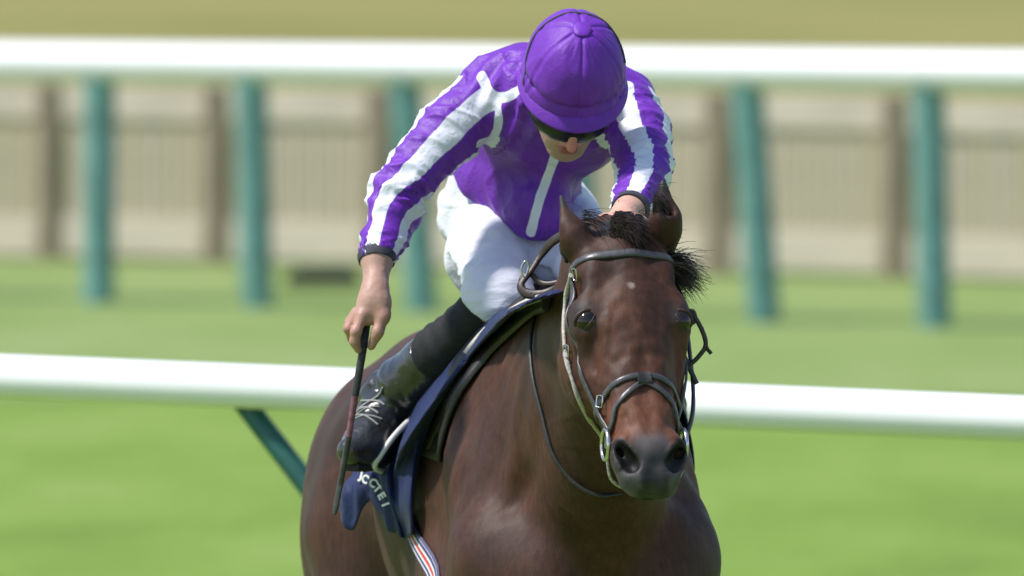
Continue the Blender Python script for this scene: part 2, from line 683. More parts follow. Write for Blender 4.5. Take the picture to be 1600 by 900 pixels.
# trunk
F.ell((-0.45, 0, 1.20), (0.66, 0.268, 0.35), .05)
F.ell((0.02, 0, 1.24), (0.38, 0.208, 0.34), .08)
F.ell((-0.92, 0, 1.24), (0.44, 0.235, 0.265), .08)
F.chain([(-0.9, 0, 1.325), (-0.45, 0, 1.37), (-0.15, 0, 1.47), (0.10, 0, 1.50)], [.18, .17, .105, .10], .08)
F.cap((-1.2, 0, 1.29), .16, (-1.36, 0, 1.18), .12, .08)
for s in (1, -1):
    # shoulder blade, point of shoulder, breast, upper arm
    F.cap((-0.06, s * .120, 1.44), .080, (0.20, s * .150, 1.10), .102, .09)
    F.cap((0.22, s * .142, 1.12), .102, (0.02, s * .148, .98), .105, .07)
    F.ell((0.24, s * .105, 1.03), (.15, .105, .17), .05)
    F.ell((-0.12, s * .18, 1.02), (.20, .075, .13), .06)
    # haunch, stifle, hip bone
    F.ell((-1.02, s * .160, 1.10), (.32, .140, .30), .08)
    F.cap((-0.78, s * .180, 1.36), .045, (-0.86, s * .165, 1.26), .09, .09)
    F.cap((-0.88, s * .175, 1.10), .14, (-0.78, s * .175, .93), .105, .07)
# neck
F.chain([(-0.02, 0, 1.42), (0.25, .008, 1.47), (0.45, .022, 1.585), (0.60, .035, 1.675)], [.19, .165, .130, .088], .09, sq=((0, 1, 0), .68))
F.chain([(0.10, 0, 1.26), (0.32, .012, 1.36), (0.52, .028, 1.53), (0.62, .036, 1.64)], [.22, .165, .12, .095], .09, sq=((0, 1, 0), .66))
# legs (fore pair, hind pair)
LEGS = [[(.06, .17, .96), (.20, .15, .80), (.30, .13, .50), (.34, .12, .42), (.42, .12, .16), (.47, .12, .10), (.50, .12, .05)],
        [(.08, -.17, .96), (.30, -.15, .90), (.50, -.13, .72), (.50, -.12, .64), (.33, -.12, .44), (.28, -.12, .38), (.24, -.12, .34)],
        [(-.86, .19, .95), (-1.02, .17, .74), (-1.20, .15, .56), (-1.20, .15, .48), (-1.08, .14, .20), (-1.02, .14, .12), (-.98, .14, .06)],
        [(-.78, -.19, .95), (-.84, -.17, .74), (-.98, -.15, .54), (-.97, -.15, .46), (-.80, -.14, .20), (-.74, -.14, .12), (-.70, -.14, .06)]]
for L in LEGS:
    hind = L[0][0] < -.5
    F.chain(L, [.125 if hind else .10, .085 if hind else .066, .052, .042, .036, .040, .042], .03)
F.chain([(.45, 0, 1.16), (.42, 0, 1.02), (.36, 0, .90)], [.018, .028, .03], .05, True)    # groove of the breast
# ---- head
F.ell(hp(.080, 0, -.088), (.100, .080, .086), .03, HM)
F.cap(hp(.04, 0, -.11), .076, hp(-.01, 0, -.165), .085, .05)
F.ell(hp(.185, 0, -.078), (.125, .106, .080), .03, HM)
F.ell(hp(.235, 0, -.150), (.150, .058, .115), .04, HM)
for s in (1, -1):
    F.ell(hp(.190, s * .058, -.180), (.120, .055, .098), .03, HM)        # jaw plate
    F.ell(hp(.178, s * .086, -.050), (.060, .030, .036), .035, HM)       # brow
    F.cap(hp(.235, s * .090, -.078), .024, hp(.365, s * .064, -.085), .015, .02)
    F.cap(hp(.245, s * .076, -.012), .016, hp(.42, s * .058, -.022), .015, .022, True)
    F.cap(hp(.225, s * .104, -.075), .012, hp(.30, s * .092, -.115), .016, .02, True)   # facial crest
    F.ell(hp(.09, s * .066, -.055), (.055, .030, .045), .03, HM)         # temple
F.cap(hp(.17, 0, -.060), .066, hp(.46, 0, -.050), .047, .03)
for s in (1, -1):
    F.cap(hp(.22, s * .030, -.052), .042, hp(.44, s * .020, -.048), .034, .02)
F.cap(hp(.24, 0, -.130), .070, hp(.48, 0, -.078), .050, .04)
F.ell(hp(.490, 0, -.056), (.060, .048, .048), .03, HM)
for s in (1, -1):
    F.ell(hp(.490, s * .048, -.034), (.042, .026, .032), .018, HM)       # nostril wing
    F.ell(hp(.520, s * .026, -.052), (.040, .024, .034), .02, HM)
    F.ell(hp(.535, s * .022, -.050), (.030, .030, .034), .02, HM)
F.ell(hp(.525, 0, -.086), (.036, .027, .022), .014, HM)
# carve nostrils, eye sockets, mouth line, hollows above the eye
for s in (1, -1):
    F.cap(hp(.486, s * .062, -.010), .0125, hp(.518, s * .043, -.014), .0185, .008, True)
    F.cap(hp(.485, s * .058, -.034), .010, hp(.500, s * .040, -.050), .012, .008, True)
    F.ell(hp(.118, s * .098, -.050), (.028, .012, .022), .02, HM, True)
    F.cap(hp(.562, 0, -.082), .004, hp(.480, s * .058, -.084), .004, .008, True)
F.cap(hp(.29, 0, .012), .012, hp(.45, 0, .010), .010, .02, True)
# ---- ears: cupped leaves standing up from the poll
EARS = []
for s, base, tip in ((1, hp(.012, .078, -.060), None), (-1, hp(.006, -.080, -.062), None)):
    w = (P(884, 352, .22) if s > 0 else P(1040, 338, .22)) - HLOC
    m = np.array((w @ HF, w @ HR, w[2]))
    w = (P(876, 305, .24) if s > 0 else P(1036, 286, .24)) - HLOC
    tp = np.array((w @ HF, w @ HR, w[2]))
    EARS.append((base, m, tp))
    bm_ = base * .45 + m * .55
    F.chain([base, bm_, m, tp], [.033, .031, .021, .004] if s > 0 else [.028, .027, .022, .004], .018)
    front = unit(HV * .95 - HN * .15 - HT * .2) if s > 0 else unit(HN * .95 - HT * .25 - HV * .10)
    F.chain([bm_ + front * .034 - (m - base) * .12, m + front * .026, tp * .82 + m * .18 + front * .013], [.019, .019, .006] if s > 0 else [.011, .013, .005], .008, True)
V, Q = F.mesh(2)
Q = Q[:, ::-1]
N = -normals(V, Q)                           # (u, v, z) is left-handed
# muscle, skin folds and fine unevenness
hd = (V - HP0) @ HM.T / np.array((.97, 1, 1))                        # head coordinates of every vertex
in_head = sstep(.0, .06, hd[:, 0]) * sstep(-.30, -.24, hd[:, 2])
body_m = 1 - in_head
amp = body_m * (0.007 * noise(V * np.array((1, 1, .55)), 6.0) + 0.003 * noise(V + 3, 13)) * sstep(.5, 1.0, V[:, 2])
veins = np.abs(noise(V * np.array((1, 1, .6)) + 9, 9.0))
amp += body_m * 0.0008 * (1 - sstep(0, .10, veins)) * sstep(.7, 1.1, V[:, 2])
# jugular groove and the line where neck meets shoulder
for s_ in (1, -1):
    g_ = poly_dist(V, [(.50, s_ * .075, 1.50), (.36, s_ * .115, 1.34), (.25, s_ * .16, 1.20)])[0]
    amp -= .016 * np.exp(-(g_ / .035) ** 2)
    g_ = poly_dist(V, [(.02, s_ * .12, 1.50), (.16, s_ * .19, 1.28), (.20, s_ * .21, 1.12)])[0]
    amp -= .007 * np.exp(-(g_ / .022) ** 2)
    g_ = poly_dist(V, [(-.10, s_ * .20, 1.36), (.02, s_ * .24, 1.18), (.02, s_ * .24, 1.02)])[0]
    amp -= .006 * np.exp(-(g_ / .025) ** 2)
for s_ in (1, -1):
    g_ = poly_dist(V, [(-.66, s_ * .23, 1.26), (-.62, s_ * .26, 1.10), (-.70, s_ * .22, .88)])[0]
    amp -= .020 * np.exp(-(g_ / .05) ** 2)
amp -= .022 * np.exp(-(poly_dist(V, [(.50, 0, 1.22), (.46, 0, 1.05), (.38, 0, .86)])[0] / .05) ** 2)
# folds between neck and shoulder
fold = np.sin((V[:, 0] - .45 * V[:, 2]) * 70 + 4 * noise(V, 4))
amp += 0.0035 * fold * sstep(-.10, .05, V[:, 0]) * (1 - sstep(.25, .4, V[:, 0])) * sstep(1.15, 1.3, V[:, 2]) * (1 - sstep(1.5, 1.6, V[:, 2]))
amp += in_head * (0.0022 * noise(V + 5, 22) + 0.0014 * noise(V + 7, 55) - .0011 * (1 - sstep(0, .12, np.abs(noise(V * np.array((1, 1.3, .6)) + 2, 16)))) * sstep(.2, .3, hd[:, 0]))
# veins standing proud on face, neck and shoulder
VEINS = [[hp(.245, .088, -.070), hp(.30, .078, -.060), hp(.35, .066, -.058), hp(.41, .058, -.045)], [hp(.30, .078, -.060), hp(.345, .058, -.030), hp(.40, .045, -.020)],
         [hp(.20, .060, -.012), hp(.25, .066, -.030), hp(.30, .072, -.045)]]
VEINS += [[p_ * np.array((1, 1, 1)) - 2 * (p_ - HP0) @ HV * HV for p_ in L_] for L_ in VEINS[:2]]
VEINS += [[(.22, s_ * .20, 1.22), (.14, s_ * .245, 1.12), (.10, s_ * .24, 1.00), (.16, s_ * .22, .90)] for s_ in (1, -1)]
VEINS += [[(-.02, s_ * .22, 1.30), (.06, s_ * .235, 1.18), (.06, s_ * .24, 1.06)] for s_ in (1, -1)]
VEINS += [[(.33, s_ * .10, 1.38), (.30, s_ * .14, 1.25), (.32, s_ * .15, 1.10), (.34, s_ * .14, .98)] for s_ in (1, -1)]
for i_, L_ in enumerate(VEINS):
    d_ = poly_dist(V + .008 * np.stack([noise(V + 3, 14), noise(V + 5, 14), noise(V + 9, 14)], 1), catmull(L_, 10))[0]
    big = i_ > 4
    # only the skin within reach of the course: compare along the surface
    amp += (.0030 if big else .0020) * np.exp(-(np.clip(d_ - (.020 if big else .006), 0, 1) / (.008 if big else .0045)) ** 2) * (1 if not big else .6)
V = V + N * amp[:, None]
W = HLOC + V @ HB
HORSE_BASE = HLOC.copy()
horse = thing("racehorse", "dark bay racehorse galloping towards the camera with black forelock flying", "horse", HORSE_BASE)
hme = mesh_np("body", W - HORSE_BASE, Q)
# coat markings as per-vertex masks: pigment, plus painted shade in nostrils and on cheek ridges
muz = sstep(.462, .505, hd[:, 0] + .012 * noise(V, 40) - .25 * np.clip(np.abs(hd[:, 1]) - .03, 0, 1) + .10 * np.clip(hd[:, 2] + .03, -.2, 0)) * in_head
eye = np.minimum(*[np.linalg.norm((hd - np.array((.186, s * .094, -.030))) * np.array((1, .6, 1)), axis=1) for s in (1, -1)])
eye = .8 * (1 - sstep(.014, .042, eye + .006 * noise(V, 50)))
star = np.linalg.norm((hd - np.array((.136, .004, 0))) * np.array((1, 1.0, .2)), axis=1)
warm = np.exp(-((V[:, 0] + .05) / .16) ** 2 - ((np.abs(V[:, 1]) - .25) / .10) ** 2 - ((V[:, 2] - 1.08) / .20) ** 2) + .8 * np.exp(-((V[:, 0] - .30) / .12) ** 2 - ((V[:, 1] + .14) / .09) ** 2 - ((V[:, 2] - 1.0) / .12) ** 2)
tan_ = .55 * warm * body_m * (.7 + .6 * noise(V, 9)) + .40 * in_head * np.exp(-((np.abs(hd[:, 1]) - .072) / .022) ** 2 - ((hd[:, 0] - .29) / .07) ** 2) + sstep(.33, .40, hd[:, 0]) * (1 - sstep(.455, .50, hd[:, 0])) * in_head  # cheek term: reddish coat that also paints in facial ridge shading
ear_d = np.min([np.linalg.norm(V - e[2], axis=1) for e in EARS], axis=0)
nostr = np.min([poly_dist(V, [hp(.480, s * .056, -.022), hp(.522, s * .041, -.016)])[0] for s in (1, -1)], axis=0)
poll = (1 - sstep(.000, .022, hd[:, 0])) * (1 - sstep(.030, .046, np.abs(hd[:, 1]))) * sstep(-.09, -.05, hd[:, 2])
points = (1 - sstep(.55, .85, V[:, 2])) * (1 - in_head)
crest = 1 - sstep(.015, .04, np.abs(V[:, 1] - .03)) if False else np.zeros(len(V))
attr(hme, "black", np.clip(muz + .95 * eye + (1 - sstep(.010, .042, ear_d)) + points + poll + (1 - sstep(.016, .024, nostr)), 0, 1))
attr(hme, "nostril_shade", 1 - sstep(.013, .021, nostr))  # darkness of the nostril hollow painted into the colour
attr(hme, "tan", tan_)
attr(hme, "star",   .5 * (1 - sstep(.003, .008, star + .005 * noise(V, 90))))
attr(hme, "face", in_head)
grey = np.exp(-((hd[:, 0] - .478) / .022) ** 2) * (1 - sstep(.020, .045, np.abs(hd[:, 1]))) * in_head * sstep(-.05, -.02, hd[:, 2])  # lighter grey between the nostrils and on the lip sides
lip_g = sstep(.505, .53, hd[:, 0]) * sstep(.018, .032, np.abs(hd[:, 1] + .006 * noise(V, 60))) * in_head * (.55 + .6 * noise(V + 3, 45))
attr(hme, "muzzle_grey", np.clip(grey * .8 + lip_g, 0, 1) * (1 - sstep(.010, .022, -nostr + .03)))

M = Mat("bay_coat", 0.58, 0.27)
n1 = M.noise(4.5, 6, 0.6)
n2 = M.noise(90, 4, 0.6, stretch=(1, 1, .35))
c = M.ramp(n1, [(0.30, (0.028, 0.0125, 0.0080)), (0.52, (0.050, 0.0210, 0.0130)), (0.74, (0.090, 0.035, 0.0180))])
cf = M.ramp(M.noise(9, 5, 0.6), [(0.30, (0.028, 0.0125, 0.008)), (0.52, (0.058, 0.0225, 0.013)), (0.75, (0.120, 0.042, 0.020))])
c = M.mix(M.attr("face"), c, cf)
c = M.mix(M.attr("tan"), c, (0.125, 0.047, 0.025))
hairs = M.ramp(n2, [(0.3, (0.72, 0.72, 0.72)), (0.7, (1.25, 1.22, 1.2))])
mm = M.n('ShaderNodeMix', data_type='RGBA', blend_type='MULTIPLY')
mm.inputs[0].default_value = 1.0
M.l(c, mm.inputs[6])
M.l(hairs, mm.inputs[7])
c = M.mix(M.attr("black"), mm.outputs[2], M.ramp(M.noise(35, 5), [(0.3, (0.018, 0.016, 0.018)), (0.7, (0.042, 0.038, 0.041))]))
c = M.mix(M.attr("muzzle_grey"), c, (0.105, 0.095, 0.098))
c = M.mix(M.attr("nostril_shade"), c, (0.004, 0.003, 0.003))
c = M.mix(M.attr("star"), c, (0.40, 0.33, 0.29))
M.color(c)
M.b.inputs['Sheen Weight'].default_value = 0.02
M.b.inputs['Sheen Roughness'].default_value = 0.4
M.bump(n2, 0.22, 0.004)
coat = M.m
horse_body = link("body", hme, coat, horse)
HBVH = BVHTree.FromPolygons([Vector(p) for p in W], [tuple(q) for q in Q.tolist()])
print("horse verts", len(V))

def hcast(px, py, off=0.004):
    """Point on the horse under a photo pixel, lifted by off along the surface normal."""
    o, d = ray(px, py)
    h, n, _, _ = HBVH.ray_cast(o, d)
    if h is None:
        h, n, _, _ = HBVH.find_nearest(Vector(P(px, py, 0.3)))
    if n.dot(d) > 0:
        n = -n
    return np.array(h + n * off), np.array(n)


def hloop(fn, phis, off=0.003):
    """Strap course round the head: fn(phi)->t, phi measured from the front of the face."""
    pts, nr_ = [], []
    for ph in phis:
        t = fn(ph)
        depth = -.085 - .02 * (1 if t < .4 else 0)
        c0 = HLOC + hp(t, 0, depth) @ HB
        dr = (math.sin(ph) * HV + math.cos(ph) * HN) @ HB
        h, n, _, _ = HBVH.ray_cast(Vector(c0 + dr * .4), Vector(-dr))
        if h is None:
            continue
        n = np.array(n)
        if n @ dr < 0:
            n = -n
        pts.append(np.array(h) + n * off)
        nr_.append(n)
    return np.array(pts), np.array(nr_)


def smooth_path(p, it=3):
    p = np.array(p)
    for _ in range(it):
        p[1:-1] = p[1:-1] * .5 + (p[:-2] + p[2:]) * .25
    return p


# eyes: glossy ball under a heavy upper lid
M = Mat("horse_eye", 0.06, 0.6)
M.color(M.ramp(M.noise(30, 2), [(0.3, (0.006, 0.004, 0.003)), (0.7, (0.018, 0.009, 0.005))]))
eye_mat = M.m
lid_mat = simple("dark_eyelid", (0.040, 0.019, 0.012), 0.55, 0.35, 0.3, 120, 0.3)
e_hit = hcast(911, 499, 0)[0]
e_loc = (((e_hit - HLOC) @ HB.T) - HP0) @ HM.T
for s in (1, -1):
    src = HLOC + (HP0 + (e_loc * np.array((1, s, 1)) + np.array((0, s * .2, .10))) @ HM) @ HB
    dst = HLOC + (HP0 + (e_loc * np.array((1, s, 1)) - np.array((0, s * .05, .025))) @ HM) @ HB
    h, n, _, _ = HBVH.ray_cast(Vector(src), Vector(unit(dst - src)))
    h, n = np.array(h), np.array(n)
    n = n if n @ (src - dst) > 0 else -n
    n = unit(n + .9 * unit((HV * s * .75 + HN * .75) @ HB))
    ax = unit((HT * .55 + HN * -.45 + HV * (.70 * s)) @ HB)
    ax = unit(ax - n * (ax @ n))
    ay = np.cross(n, ax)
    if ay @ ((HN * .3 - HT) @ HB) < 0:
        ay = -ay                               # ay: towards the forehead (upper lid side)
    c0 = h - n * .0165
    bm = bmesh.new()
    bmesh.ops.create_uvsphere(bm, u_segments=24, v_segments=16, radius=0.0235)
    for v in bm.verts:
        v.co += Vector(c0 - HORSE_BASE)
    me = bpy.data.meshes.new("eye")
    bm.to_mesh(me)
    bm.free()
    me.polygons.foreach_set('use_smooth', [True] * len(me.polygons))
    ey = link("eye", me, eye_mat, horse)
    for nm, sg, hh, r1, lift in (("upper_eyelid", 1, .0118, .0046, .0026), ("lower_eyelid", -1, .0170, .0015, .0000)):
        pts = []
        for a in np.linspace(-.08, math.pi + .08, 22):
            q = ax * (-.0235 * math.cos(a)) + ay * (sg * hh * math.sin(a))
            k = math.sqrt(max(0.00002, .0240 ** 2 - min(q @ q, .00055)))
            pts.append(c0 + q + n * (k + lift * math.sin(a) * .3 - .001))
        tube(nm, smooth_path(pts, 1) - HORSE_BASE, r1 * (.35 + .65 * np.sin(np.linspace(.1, math.pi - .1, 22))), lid_mat, ey, 10)


# hair: many fine tapered strands
def strands(name, roots, dirs, lens, parent, mat, curl=0.25, seg=7, r0=0.0011, grav=0.0, kind='stuff', jitter=0.35):
    v, f = [], []
    for rt, d, L in zip(roots, dirs, lens):
        d = unit(np.asarray(d) + RNG.normal(0, jitter * .5, 3))
        bend = RNG.normal(0, curl, 3)
        p = [np.asarray(rt, float)]
        for i in range(seg - 1):
            d = unit(d + bend / seg + np.array((0, 0, -grav / seg)) + RNG.normal(0, .05, 3))
            p.append(p[-1] + d * L / (seg - 1))
        rr = np.linspace(1, .25, seg) * r0 * RNG.uniform(.7, 1.4)
        vv, ff = tube_vf(p, rr, 3, False, len(v))
        v += list(vv)
        f += ff
    return link(name, mesh_py(name, v, f), mat, parent, kind=kind)


M = Mat("black_horsehair", 0.38, 0.5)
M.color(M.ramp(M.noise(60, 3), [(0.3, (0.016, 0.012, 0.011)), (0.7, (0.066, 0.050, 0.044))]))
hair_black = M.m


def at_head(t, v, n):
    return HLOC + hp(t, v, n) @ HB - HORSE_BASE


roots, dirs, lens = [], [], []
R_img = np.array((1.0, 0, 0))
for i in range(3200):             # forelock swept back and to the horse's left
    t, v = RNG.normal(-.028, .018), RNG.normal(.010, .022)
    if t > .022 or v < -.034 or (v > .02 and RNG.random() < (v - .02) / .05):
        continue
    hit = HBVH.find_nearest(Vector(HLOC + hp(t, v, .02) @ HB))
    roots.append(np.array(hit[0]) - HORSE_BASE + np.array((0, 0, RNG.uniform(-.004, .026))))
    dirs.append((0.95 + RNG.normal(0, .16), -.38, -.06 - 4.0 * max(-.04, t) + 2.8 * v + RNG.normal(0, .10)))
    lens.append(RNG.uniform(.030, .066) + .25 * max(0, v))
    if v < -.005:
        lens[-1] *= .6
strands("forelock", roots, dirs, lens, horse, hair_black, .40, 8, .0008, 1.4, jitter=.16)
roots, dirs, lens = [], [], []
for i in range(900):              # tuft blown out beside the left ear
    roots.append(at_head(RNG.uniform(.03, .085), RNG.uniform(-.100, -.070), -.06 + RNG.normal(0, .012)))
    dirs.append((1.0, .15 + RNG.normal(0, .3), -.12 + RNG.normal(0, .26)))
    lens.append(RNG.uniform(.03, .085))
strands("forelock", roots, dirs, lens, horse, hair_black, .35, 7, .0008, .8, jitter=.22)
roots, dirs, lens = [], [], []
for i in range(1500):             # mane along the crest, blown back to the left side
    a = RNG.uniform(.16, 1)
    q = np.array((0.62 - .55 * a, .030 - .03 * a, 1.795 - .165 * a + .02 * a * (1 - a)))
    roots.append(HLOC + q @ HB - HORSE_BASE + RNG.normal(0, .006, 3))
    dirs.append((.75 + RNG.normal(0, .2), .55, .12 + RNG.normal(0, .2)))
    lens.append(RNG.uniform(.07, .15))
strands("mane", roots, dirs, lens, horse, hair_black, .5, 6, .0013, .9)
roots, dirs, lens = [], [], []
for i in range(200):              # tail streaming behind
    roots.append(HLOC + (np.array((-1.44, 0, 1.22)) + RNG.normal(0, .015, 3)) @ HB - HORSE_BASE)
    dirs.append(tuple(-HF * .9 + np.array((.25, 0, -.25))))
    lens.append(RNG.uniform(.40, .60))
strands("tail", roots, dirs, lens, horse, hair_black, .18, 8, .0025, 1.2, jitter=.08)
M = Mat("hoof_horn", 0.5, 0.4)
M.color(M.ramp(M.noise(30, 3, stretch=(1, 1, .2)), [(0.3, (0.02, 0.017, 0.014)), (0.7, (0.05, 0.042, 0.035))]))
for L in LEGS:
    e = np.array(L[-1])
    d = unit(np.array(L[-1]) - np.array(L[-2]))
    tube("hoof", [HLOC + (e - d * .02) @ HB - HORSE_BASE, HLOC + (e + d * .035) @ HB - HORSE_BASE], [.047, .058], M.m, horse, 16)
# ================================================================== rider
JB = P(800, 730, 1.1)
jockey = thing("person", "jockey in purple and white striped silks crouched over the horse looking down, whip in hand", "person", JB)

# ---- joints
S_R, M_R, E_R, C_R, W_R = P(770, 142, .98), P(699, 208, .93), P(622, 298, .86), P(589, 402, .76), P(586, 458, .71)
S_L, M_L, E_L, C_L, W_L = P(978, 158, .98), P(998, 208, .86), P(1008, 270, .66), P(985, 328, .45), P(977, 336, .41)
NK, PEL = P(882, 122, .84), P(778, 335, 1.30)
HIP_R, KN_R, MID_R, AN_R = P(779, 335, 1.30), P(779, 470, .92), P(690, 548, 1.00), P(604, 626, 1.12)
HIP_L, KN_L, MID_L, AN_L = P(850, 345, 1.30), P(958, 455, .86), P(1005, 540, 1.03), P(1028, 630, 1.22)
spine = unit(PEL - NK)
lat = unit(np.array((0.97, 0.0, -0.10)) - spine * (np.array((0.97, 0, -0.10)) @ spine))
dep = np.cross(lat, spine)
TM = np.stack([lat, spine, dep])
# head frame: right (picture), up through the crown, face
h_ = unit((0.125, -0.70, 0.70))
r0 = np.array((0.96, -0.10, -0.25))
r0 = unit(r0 - h_ * (r0 @ h_))
f0 = np.cross(r0, h_)
ca, sa = math.cos(math.radians(17)), math.sin(math.radians(17))
fdir, rdir = f0 * ca + r0 * sa, r0 * ca - f0 * sa
HC = P(896, 117, .62)
FM = np.stack([rdir, h_, fdir])


def hd_(r, u, f):
    return HC + r * rdir + u * h_ + f * fdir


def fc_(r, u, f):                     # the face sits a little lower in the cap
    return hd_(r * 1.06, u * 1.10 - .006, f * 1.05)


# ---- body (skin): one continuous surface
F = Field(axis(-.40, .008, -.345, .0023, -.222, .008, .035, .003, .17, .0055, .30, .008, .40),
          axis(.34, .0034, .84, .009, 1.62),
          axis(1.20, .008, 1.545, .0023, 1.69, .006, 1.80, .003, 2.0, .006, 2.14))
F.ell(P(862, 178, 1.00), (.150, .150, .095), .03, TM)
F.ell(P(806, 285, 1.22), (.105, .150, .075), .05, TM)
F.ell(PEL, (.112, .10, .09), .05, TM)
F.chain([NK + spine * .06, NK, hd_(0, -.06, -.02)], [.065, .055, .052], .03)
for J in ((S_R, M_R, E_R, C_R, W_R), (S_L, M_L, E_L, C_L, W_L)):
    F.chain(J, [.048, .044, .038, .029, .0235], .02)
for J in ((HIP_R, KN_R, MID_R, AN_R), (HIP_L, KN_L, MID_L, AN_L)):
    F.chain(J, [.075, .048, .042, .030], .03)
for a, toe in ((AN_R, P(552, 700, 1.00)), (AN_L, P(1045, 690, 1.12))):
    F.chain([a, a * .3 + toe * .7 + np.array((0, 0, .0)), a * .25 + toe * .75], [.028, .024, .020], .02)
# head
F.ell(hd_(0, .005, -.005), (.074, .098, .090), .02, FM)
F.ell(fc_(0, -.055, .030), (.058, .060, .058), .03, FM)
F.ell(fc_(0, -.100, .050), (.040, .040, .038), .03, FM)
F.ell(fc_(0, -.128, .068), (.020, .016, .018), .02, FM)             # chin
for s in (1, -1):
    F.ell(fc_(s * .040, -.052, .060), (.022, .020, .020), .02, FM)   # cheek
    F.cap(fc_(s * .052, -.070, .010), .016, fc_(s * .020, -.125, .058), .014, .02)
    F.ell(fc_(s * .030, -.018, .086), (.020, .010, .012), .012, FM)  # brow
    F.ell(fc_(s * .076, -.035, -.008), (.008, .030, .018), .006, FM)  # ear
F.chain([fc_(0, -.015, .090), fc_(0, -.040, .106), fc_(0, -.062, .118)], [.0070, .0088, .0100], .010)   # nose
for s in (1, -1):
    F.ell(fc_(s * .012, -.064, .104), (.0085, .008, .010), .006, FM)
    F.cap(fc_(s * .007, -.073, .106), .0028, fc_(s * .007, -.068, .110), .003, .003, True)
F.ell(fc_(0, -.087, .090), (.021, .006, .010), .006, FM)             # lips
F.ell(fc_(0, -.099, .088), (.019, .0065, .010), .005, FM)
F.cap(fc_(-.022, -.0935, .094), .0018, fc_(.022, -.0935, .094), .0018, .003, True)
F.ell(fc_(0, -.109, .088), (.014, .004, .008), .006, FM, True)
# right hand pinching the whip, thumb and forefinger pointing down
HY = .69
F.chain([W_R, P(582, 476, .70), P(572, 492, HY)], [.0235, .026, .022], .02, sq=((0, 1, 0), .72))
F.chain([P(596, 474, HY + .005), P(599, 494, HY - .006)], [.0165, .0135], .016)
F.chain([P(599, 494, HY - .006), P(590, 519, HY - .014), P(580, 541, HY - .012)], [.0125, .0112, .0088], .008)
F.chain([P(566, 494, HY - .010), P(556, 519, HY - .022), P(554, 534, HY - .020), P(560, 547, HY - .010)], [.0120, .0102, .0092, .0078], .008)
F.chain([P(558, 492, HY + .004), P(545, 513, HY + .000), P(550, 528, HY + .016), P(563, 533, HY + .030)], [.0120, .0105, .0094, .0080], .005)
F.chain([P(557, 488, HY + .024), P(546, 505, HY + .026), P(553, 519, HY + .040), P(566, 522, HY + .048)], [.0112, .0098, .0088, .0078], .005)
F.chain([P(561, 484, HY + .042), P(553, 497, HY + .048), P(560, 508, HY + .058), P(570, 510, HY + .062)], [.0100, .0086, .0078, .007], .005)
# left hand: fist closed on the reins above the crest of the neck
LH = P(972, 350, .385)
F.chain([W_L, LH], [.025, .032], .02)
F.cap(LH + np.array((-.032, -.014, .0)), .022, LH + np.array((.032, -.014, .0)), .020, .012)
for k in range(4):
    b = LH + np.array((-.032 + .021 * k, -.018, .012))
    F.chain([b, b + np.array((0, -.022, .000)), b + np.array((0, -.026, -.024)), b + np.array((0, -.006, -.032))], [.0105, .0098, .0092, .008], .004)
F.chain([LH + np.array((-.036, .0, -.01)), LH + np.array((-.046, -.022, -.018)), LH + np.array((-.024, -.042, -.022))], [.013, .0115, .009], .008)
V, Q = F.mesh(2)
N = normals(V, Q)
V = V + N * (0.0006 * noise(V, 60) + .0004 * noise(V, 140))[:, None]
bme = mesh_np("body", V - JB, Q)
fl = ((V - HC) @ FM.T + np.array((0, .006, 0))) / np.array((1.06, 1.10, 1.05))
attr(bme, "lip", (1 - sstep(.010, .014, np.linalg.norm((fl - np.array((0, -.0935, .098))) * np.array((.5, 1, .35)), axis=1))) * (fl[:, 1] < -.078))
attr(bme, "flush", np.clip((1 - sstep(.012, .03, np.linalg.norm(fl - np.array((0, -.060, .118)), axis=1))) + .6 * (1 - sstep(.02, .05, np.min([np.linalg.norm(V - P(*q), axis=1) for q in ((552, 515, .68), (575, 540, .68), (598, 500, .69))], axis=0))), 0, 1))
attr(bme, "stubble_shade", (1 - sstep(-.105, -.06, fl[:, 1])) * sstep(-.01, .03, fl[:, 2]))  # stubble plus shade of the lower face, put into the skin colour
M = Mat("skin", 0.5, 0.4)
n1 = M.noise(45, 5, 0.6)
c = M.ramp(n1, [(0.3, (0.52, 0.29, 0.22)), (0.7, (0.63, 0.37, 0.29))])
c = M.mix(M.attr("flush"), c, (0.56, 0.215, 0.165))
st = M.n('ShaderNodeMath', operation='MULTIPLY')
M.l(M.attr("stubble_shade"), st.inputs[0])
st.inputs[1].default_value = .6
c = M.mix(st.outputs[0], c, (0.30, 0.19, 0.14))
c = M.mix(M.attr("lip"), c, (0.36, 0.10, 0.085))
M.color(c)
M.b.inputs['Subsurface Weight'].default_value = 0.12
M.b.inputs['Subsurface Radius'].default_value = (0.02, 0.007, 0.004)
M.b.inputs['Subsurface Scale'].default_value = 0.3
M.bump(M.noise(400, 3), 0.15, 0.002)
skin = M.m
link("body", bme, skin, jockey)
print("body verts", len(V))

# ---- silks
PURPLE = (0.140, 0.021, 0.37)
WHITE = (0.75, 0.765, 0.84)
F = Field(axis(-.36, .0042, .36), axis(.36, .0045, 1.62), axis(1.50, .0042, 2.14))
F.ell(P(862, 178, 1.00), (.162, .165, .112), .03, TM)
F.ell(P(802, 282, 1.20), (.128, .165, .100), .06, TM)
F.ell(P(800, 300, 1.22), (.130, .13, .095), .05, TM)
F.cap(P(808, 296, 1.15), .092, P(842, 326, 1.02), .066, .06)
F.cap(P(805, 140, 1.0), .080, P(940, 150, 1.0), .075, .05)
F.chain([NK + spine * .05, NK + spine * -.02], [.085, .062], .04)
SR = [S_R, M_R, E_R, C_R]
SL = [S_L, M_L, E_L, C_L]
F.chain(SR, [.066, .063, .050, .037], .022)
F.chain(SL, [.064, .058, .050, .038], .022)
F.cap(P(640, 345, .85), .026, P(600, 380, .80), .026, .03)           # blousing under the forearm
